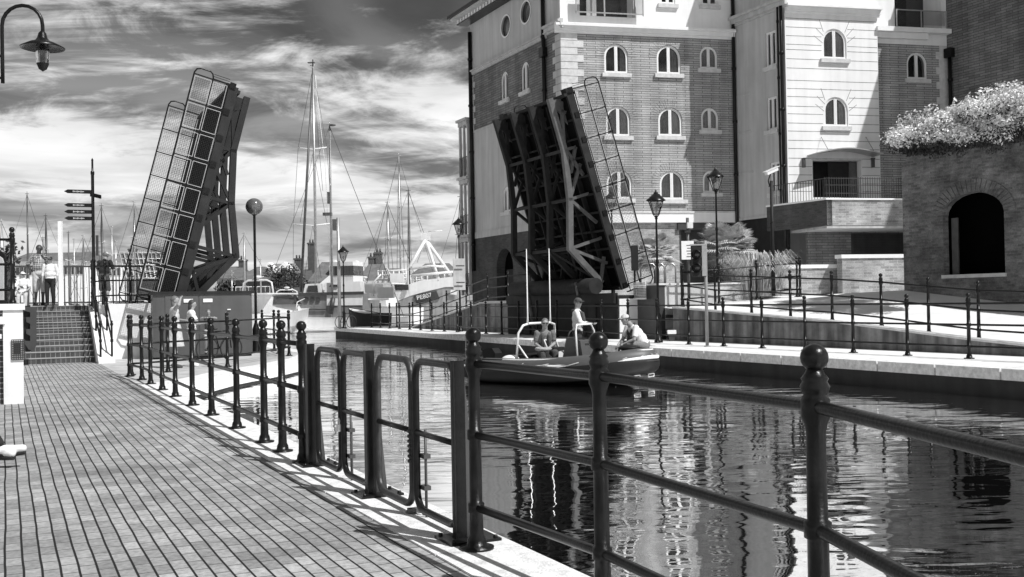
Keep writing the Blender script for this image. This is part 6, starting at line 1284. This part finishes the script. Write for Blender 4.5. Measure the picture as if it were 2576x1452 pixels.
house('large house with long sloping roof and roof windows right of the globe lamp', 645, 738, 661, 712, 740, 150, roof='roof_light', wall='cabinet', win=4, hip=.1, dorm=(.3, .72))
house('house with tall dark chimney stack behind the tallest mast', 728, 775, 676, 705, 740, 158, roof='dark_roof', win=2, chim=((.15, 1.8), (.9, 4.2)), hip=.1)
house('big plain-roofed house between the two tall yacht masts', 782, 868, 656, 708, 740, 150, roof='roof_mid', wall='conc_light', win=3, hip=.16, dorm=(.68,), gable=(806, 858, 690, 712))
house('house with a white gabled dormer behind the small lantern', 862, 920, 668, 706, 740, 145, roof='roof_light', wall='white_paint', win=3, hip=.2, dorm=(.55,))
house('house with a broad chimney and sloping roof left of the fishing boat', 905, 965, 657, 706, 745, 138, roof='roof_mid', wall='white_paint', win=4, hip=.24, chim=((.62, 1.4), (.35, .8)))
house('low grey roofed building behind the fishing boat', 1040, 1150, 660, 690, 745, 160, roof='roof_mid', win=5, hip=.22)
house('small white gabled building behind the wheelhouse of the fishing boat', 955, 1000, 672, 700, 745, 146, roof='roof_light', wall='white_paint', win=2, hip=.02)
# glass roofed shed
gh = thing('glass_shed', 'shed with a white framed glass roof left of the bridge foot', 'shed', at(350, 740, 120)); m = MB()
a, b2, c_, d_ = at(318, 700, 120), at(432, 700, 120), at(425, 636, 128), at(300, 636, 128)
for k in range(12): m.tube([lerp(a, b2, k/11), lerp(d_, c_, k/11)], .09, 4)
for k in range(5): m.tube([lerp(a, d_, k/4), lerp(b2, c_, k/4)], .09, 4)
m.build('roof_bars', 'white_metal', gh); m = MB(); m.quad(a+V3(0, .3, -.1), b2+V3(0, .3, -.1), c_+V3(0, .3, -.1), d_+V3(0, .3, -.1)); m.build('glass_roof', 'roof_mid', gh); m = MB(); m.prism([a, b2, V3(b2.x, b2.y, .3), V3(a.x, a.y, .3)], (0, 6, 0)); m.build('wall', 'cabinet', gh)
# floating pontoon and distant tree
tr = at(715, 700, 100); r = thing('round_tree', 'dark round-headed tree behind the white motor yacht', 'tree', V3(tr.x, 128.5, .5)); cc_ = at(715, 708, 129); m = MB()
for k in range(26):
    d = V3(random.gauss(0, 1.1), random.gauss(0, .8), random.gauss(0, .9)); leaves(m, cc_+d*.9, (1.1, 1.1, .9), 90, .22)
m.build('crown', 'leaf_dark', r); m = MB(); m.tube([V3(cc_.x, 128.5, .5), cc_], [.3, .15], 7); m.build('trunk', 'trunk', r)
r = thing('round_tree', 'dark tree beneath the foot of the left leaf', 'tree', V3(at(585, 700, 129).x, 129, .5)); cc_ = at(572, 722, 129); m = MB()
for k in range(14): leaves(m, cc_+V3(random.gauss(0, .8), 0, random.gauss(0, .5)), (.9, .9, .7), 80, .2)
m.build('crown', 'leaf_dark', r); m = MB(); m.tube([V3(cc_.x, 129, .5), cc_], [.3, .15], 7); m.build('trunk', 'trunk', r)
for lab, x0, x1, Y in (('floating pontoon across the mouth of the canal', 560, 1000, 100), ('long floating pontoon behind the terrace railing', 40, 460, 108)):
    r = thing('pontoon', lab, 'pontoon', V3(at((x0+x1)/2, 765, Y).x, Y, WZ)); a, b2 = at(x0, 765, Y), at(x1, 765, Y); m = MB(); m.bx(a.x, b2.x, Y, Y+1.8, WZ-.1, WZ+.45); m.build('deck', 'conc_light', r); m = MB()
    for k in range(int((b2.x-a.x)/5)): m.tube([V3(a.x+5*k, Y+.9, WZ), V3(a.x+5*k, Y+.9, 2.2)], .14, 6)
    m.build('pile', 'white_metal', r)

# ================================================================== LIGHT, SKY, CAMERA
sd = V3(.8, -.6, 0).normalized(); EL = math.radians(53); sv = V3(sd.x*math.cos(EL), sd.y*math.cos(EL), math.sin(EL))
L_ = bpy.data.lights.new('sun', 'SUN'); L_.energy = 5.0; L_.angle = math.radians(.5); L_.color = (1, 1, 1)
lo = bpy.data.objects.new('sun', L_); C.objects.link(lo); lo.rotation_euler = sv.to_track_quat('Z', 'Y').to_euler()
W_ = bpy.data.worlds.new('World'); bpy.context.scene.world = W_; W_.use_nodes = True; nt = W_.node_tree; L = nt.links
bg = nt.nodes['Background']; bg.inputs[1].default_value = .1
sk = nn(nt, 'ShaderNodeTexSky'); sk.sky_type = 'NISHITA'; sk.sun_disc = False; sk.sun_elevation = EL; sk.sun_rotation = math.atan2(sv.x, sv.y)
bw = nn(nt, 'ShaderNodeRGBToBW'); L.new(sk.outputs[0], bw.inputs[0])
tc = nn(nt, 'ShaderNodeTexCoord'); sp_ = nn(nt, 'ShaderNodeSeparateXYZ'); L.new(tc.outputs['Generated'], sp_.inputs[0])
def mth(op, a, b2=None, c=None):
    n = nn(nt, 'ShaderNodeMath', operation=op)
    for i, v in enumerate((a, b2, c)):
        if v is None: continue
        if isinstance(v, (int, float)): n.inputs[i].default_value = v
        else: L.new(v, n.inputs[i])
    return n.outputs[0]
def mrange(v, a, b2, c, d, sm=False):
    n = nn(nt, 'ShaderNodeMapRange'); n.clamp = True
    if sm: n.interpolation_type = 'SMOOTHSTEP'
    L.new(v, n.inputs[0])
    for i, q in enumerate((a, b2, c, d)): n.inputs[i+1].default_value = q
    return n.outputs[0]
zc_ = mth('ADD', mth('MAXIMUM', sp_.outputs[2], 0.0), .13)
cmb = nn(nt, 'ShaderNodeCombineXYZ'); L.new(mth('DIVIDE', sp_.outputs[0], zc_), cmb.inputs[0]); L.new(mth('MULTIPLY', mth('DIVIDE', sp_.outputs[1], zc_), 1.0), cmb.inputs[1])
def noise(vec, sc, det, ro_, dist, loc=(0, 0, 0), scl=(1, 1, 1), rot=0):
    mp = nn(nt, 'ShaderNodeMapping'); mp.inputs['Location'].default_value = loc; mp.inputs['Scale'].default_value = scl; mp.inputs['Rotation'].default_value = (0, 0, rot); L.new(vec, mp.inputs[0])
    n = nn(nt, 'ShaderNodeTexNoise'); n.inputs['Scale'].default_value = sc; n.inputs['Detail'].default_value = det; n.inputs['Roughness'].default_value = ro_; n.inputs['Distortion'].default_value = dist; L.new(mp.outputs[0], n.inputs['Vector']); return n.outputs['Fac']
n1 = noise(cmb.outputs[0], .66, 12, .60, .8, (2.6, 3.1, 0), (.75, 1.2, 1), .3); n2 = noise(cmb.outputs[0], 3.2, 12, .66, .7, (1.1, 5.2, 2), (1, 1.15, 1), .1)
n3 = noise(cmb.outputs[0], 1.5, 6, .55, .7, (9, 2, 5))
cl = mth('SUBTRACT', mth('ADD', mth('MULTIPLY', n1, .74), mth('MULTIPLY', n2, .26)), mrange(sp_.outputs[2], .14, .30, 0, .04))
cl = mrange(cl, .425, .535, 0, 1, True)
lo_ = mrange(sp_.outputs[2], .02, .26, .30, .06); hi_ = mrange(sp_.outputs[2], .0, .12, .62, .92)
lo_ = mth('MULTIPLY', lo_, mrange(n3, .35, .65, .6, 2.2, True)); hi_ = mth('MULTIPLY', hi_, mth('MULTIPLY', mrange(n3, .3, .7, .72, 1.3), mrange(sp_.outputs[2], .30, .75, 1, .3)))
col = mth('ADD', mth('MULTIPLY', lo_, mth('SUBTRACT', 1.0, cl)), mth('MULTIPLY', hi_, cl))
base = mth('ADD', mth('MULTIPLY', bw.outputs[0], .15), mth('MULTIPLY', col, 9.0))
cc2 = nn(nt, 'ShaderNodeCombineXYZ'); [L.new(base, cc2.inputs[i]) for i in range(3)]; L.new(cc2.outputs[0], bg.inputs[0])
cam = bpy.data.cameras.new('camera'); co = bpy.data.objects.new('camera', cam); C.objects.link(co); bpy.context.scene.camera = co
cam.sensor_width = 36; cam.lens = 36*F/2576; cam.clip_start = .05; cam.clip_end = 2000
Mx = Matrix((RT, UP, -FW)).transposed().to_4x4(); Mx.translation = CAM; co.matrix_world = Mx
sc_ = bpy.context.scene; sc_.view_settings.view_transform = 'Standard'; sc_.view_settings.look = 'None'; sc_.view_settings.exposure = 0; sc_.view_settings.gamma = 1
sc_.cycles.max_bounces = 6; sc_.cycles.transparent_max_bounces = 12; sc_.cycles.sample_clamp_indirect = 6; sc_.cycles.use_denoising = True
# remove unused prototype posts
for k in POSTS:
    if not used[k]:
        for ch in list(POSTS[k].children): bpy.data.objects.remove(ch)
        bpy.data.objects.remove(POSTS[k])
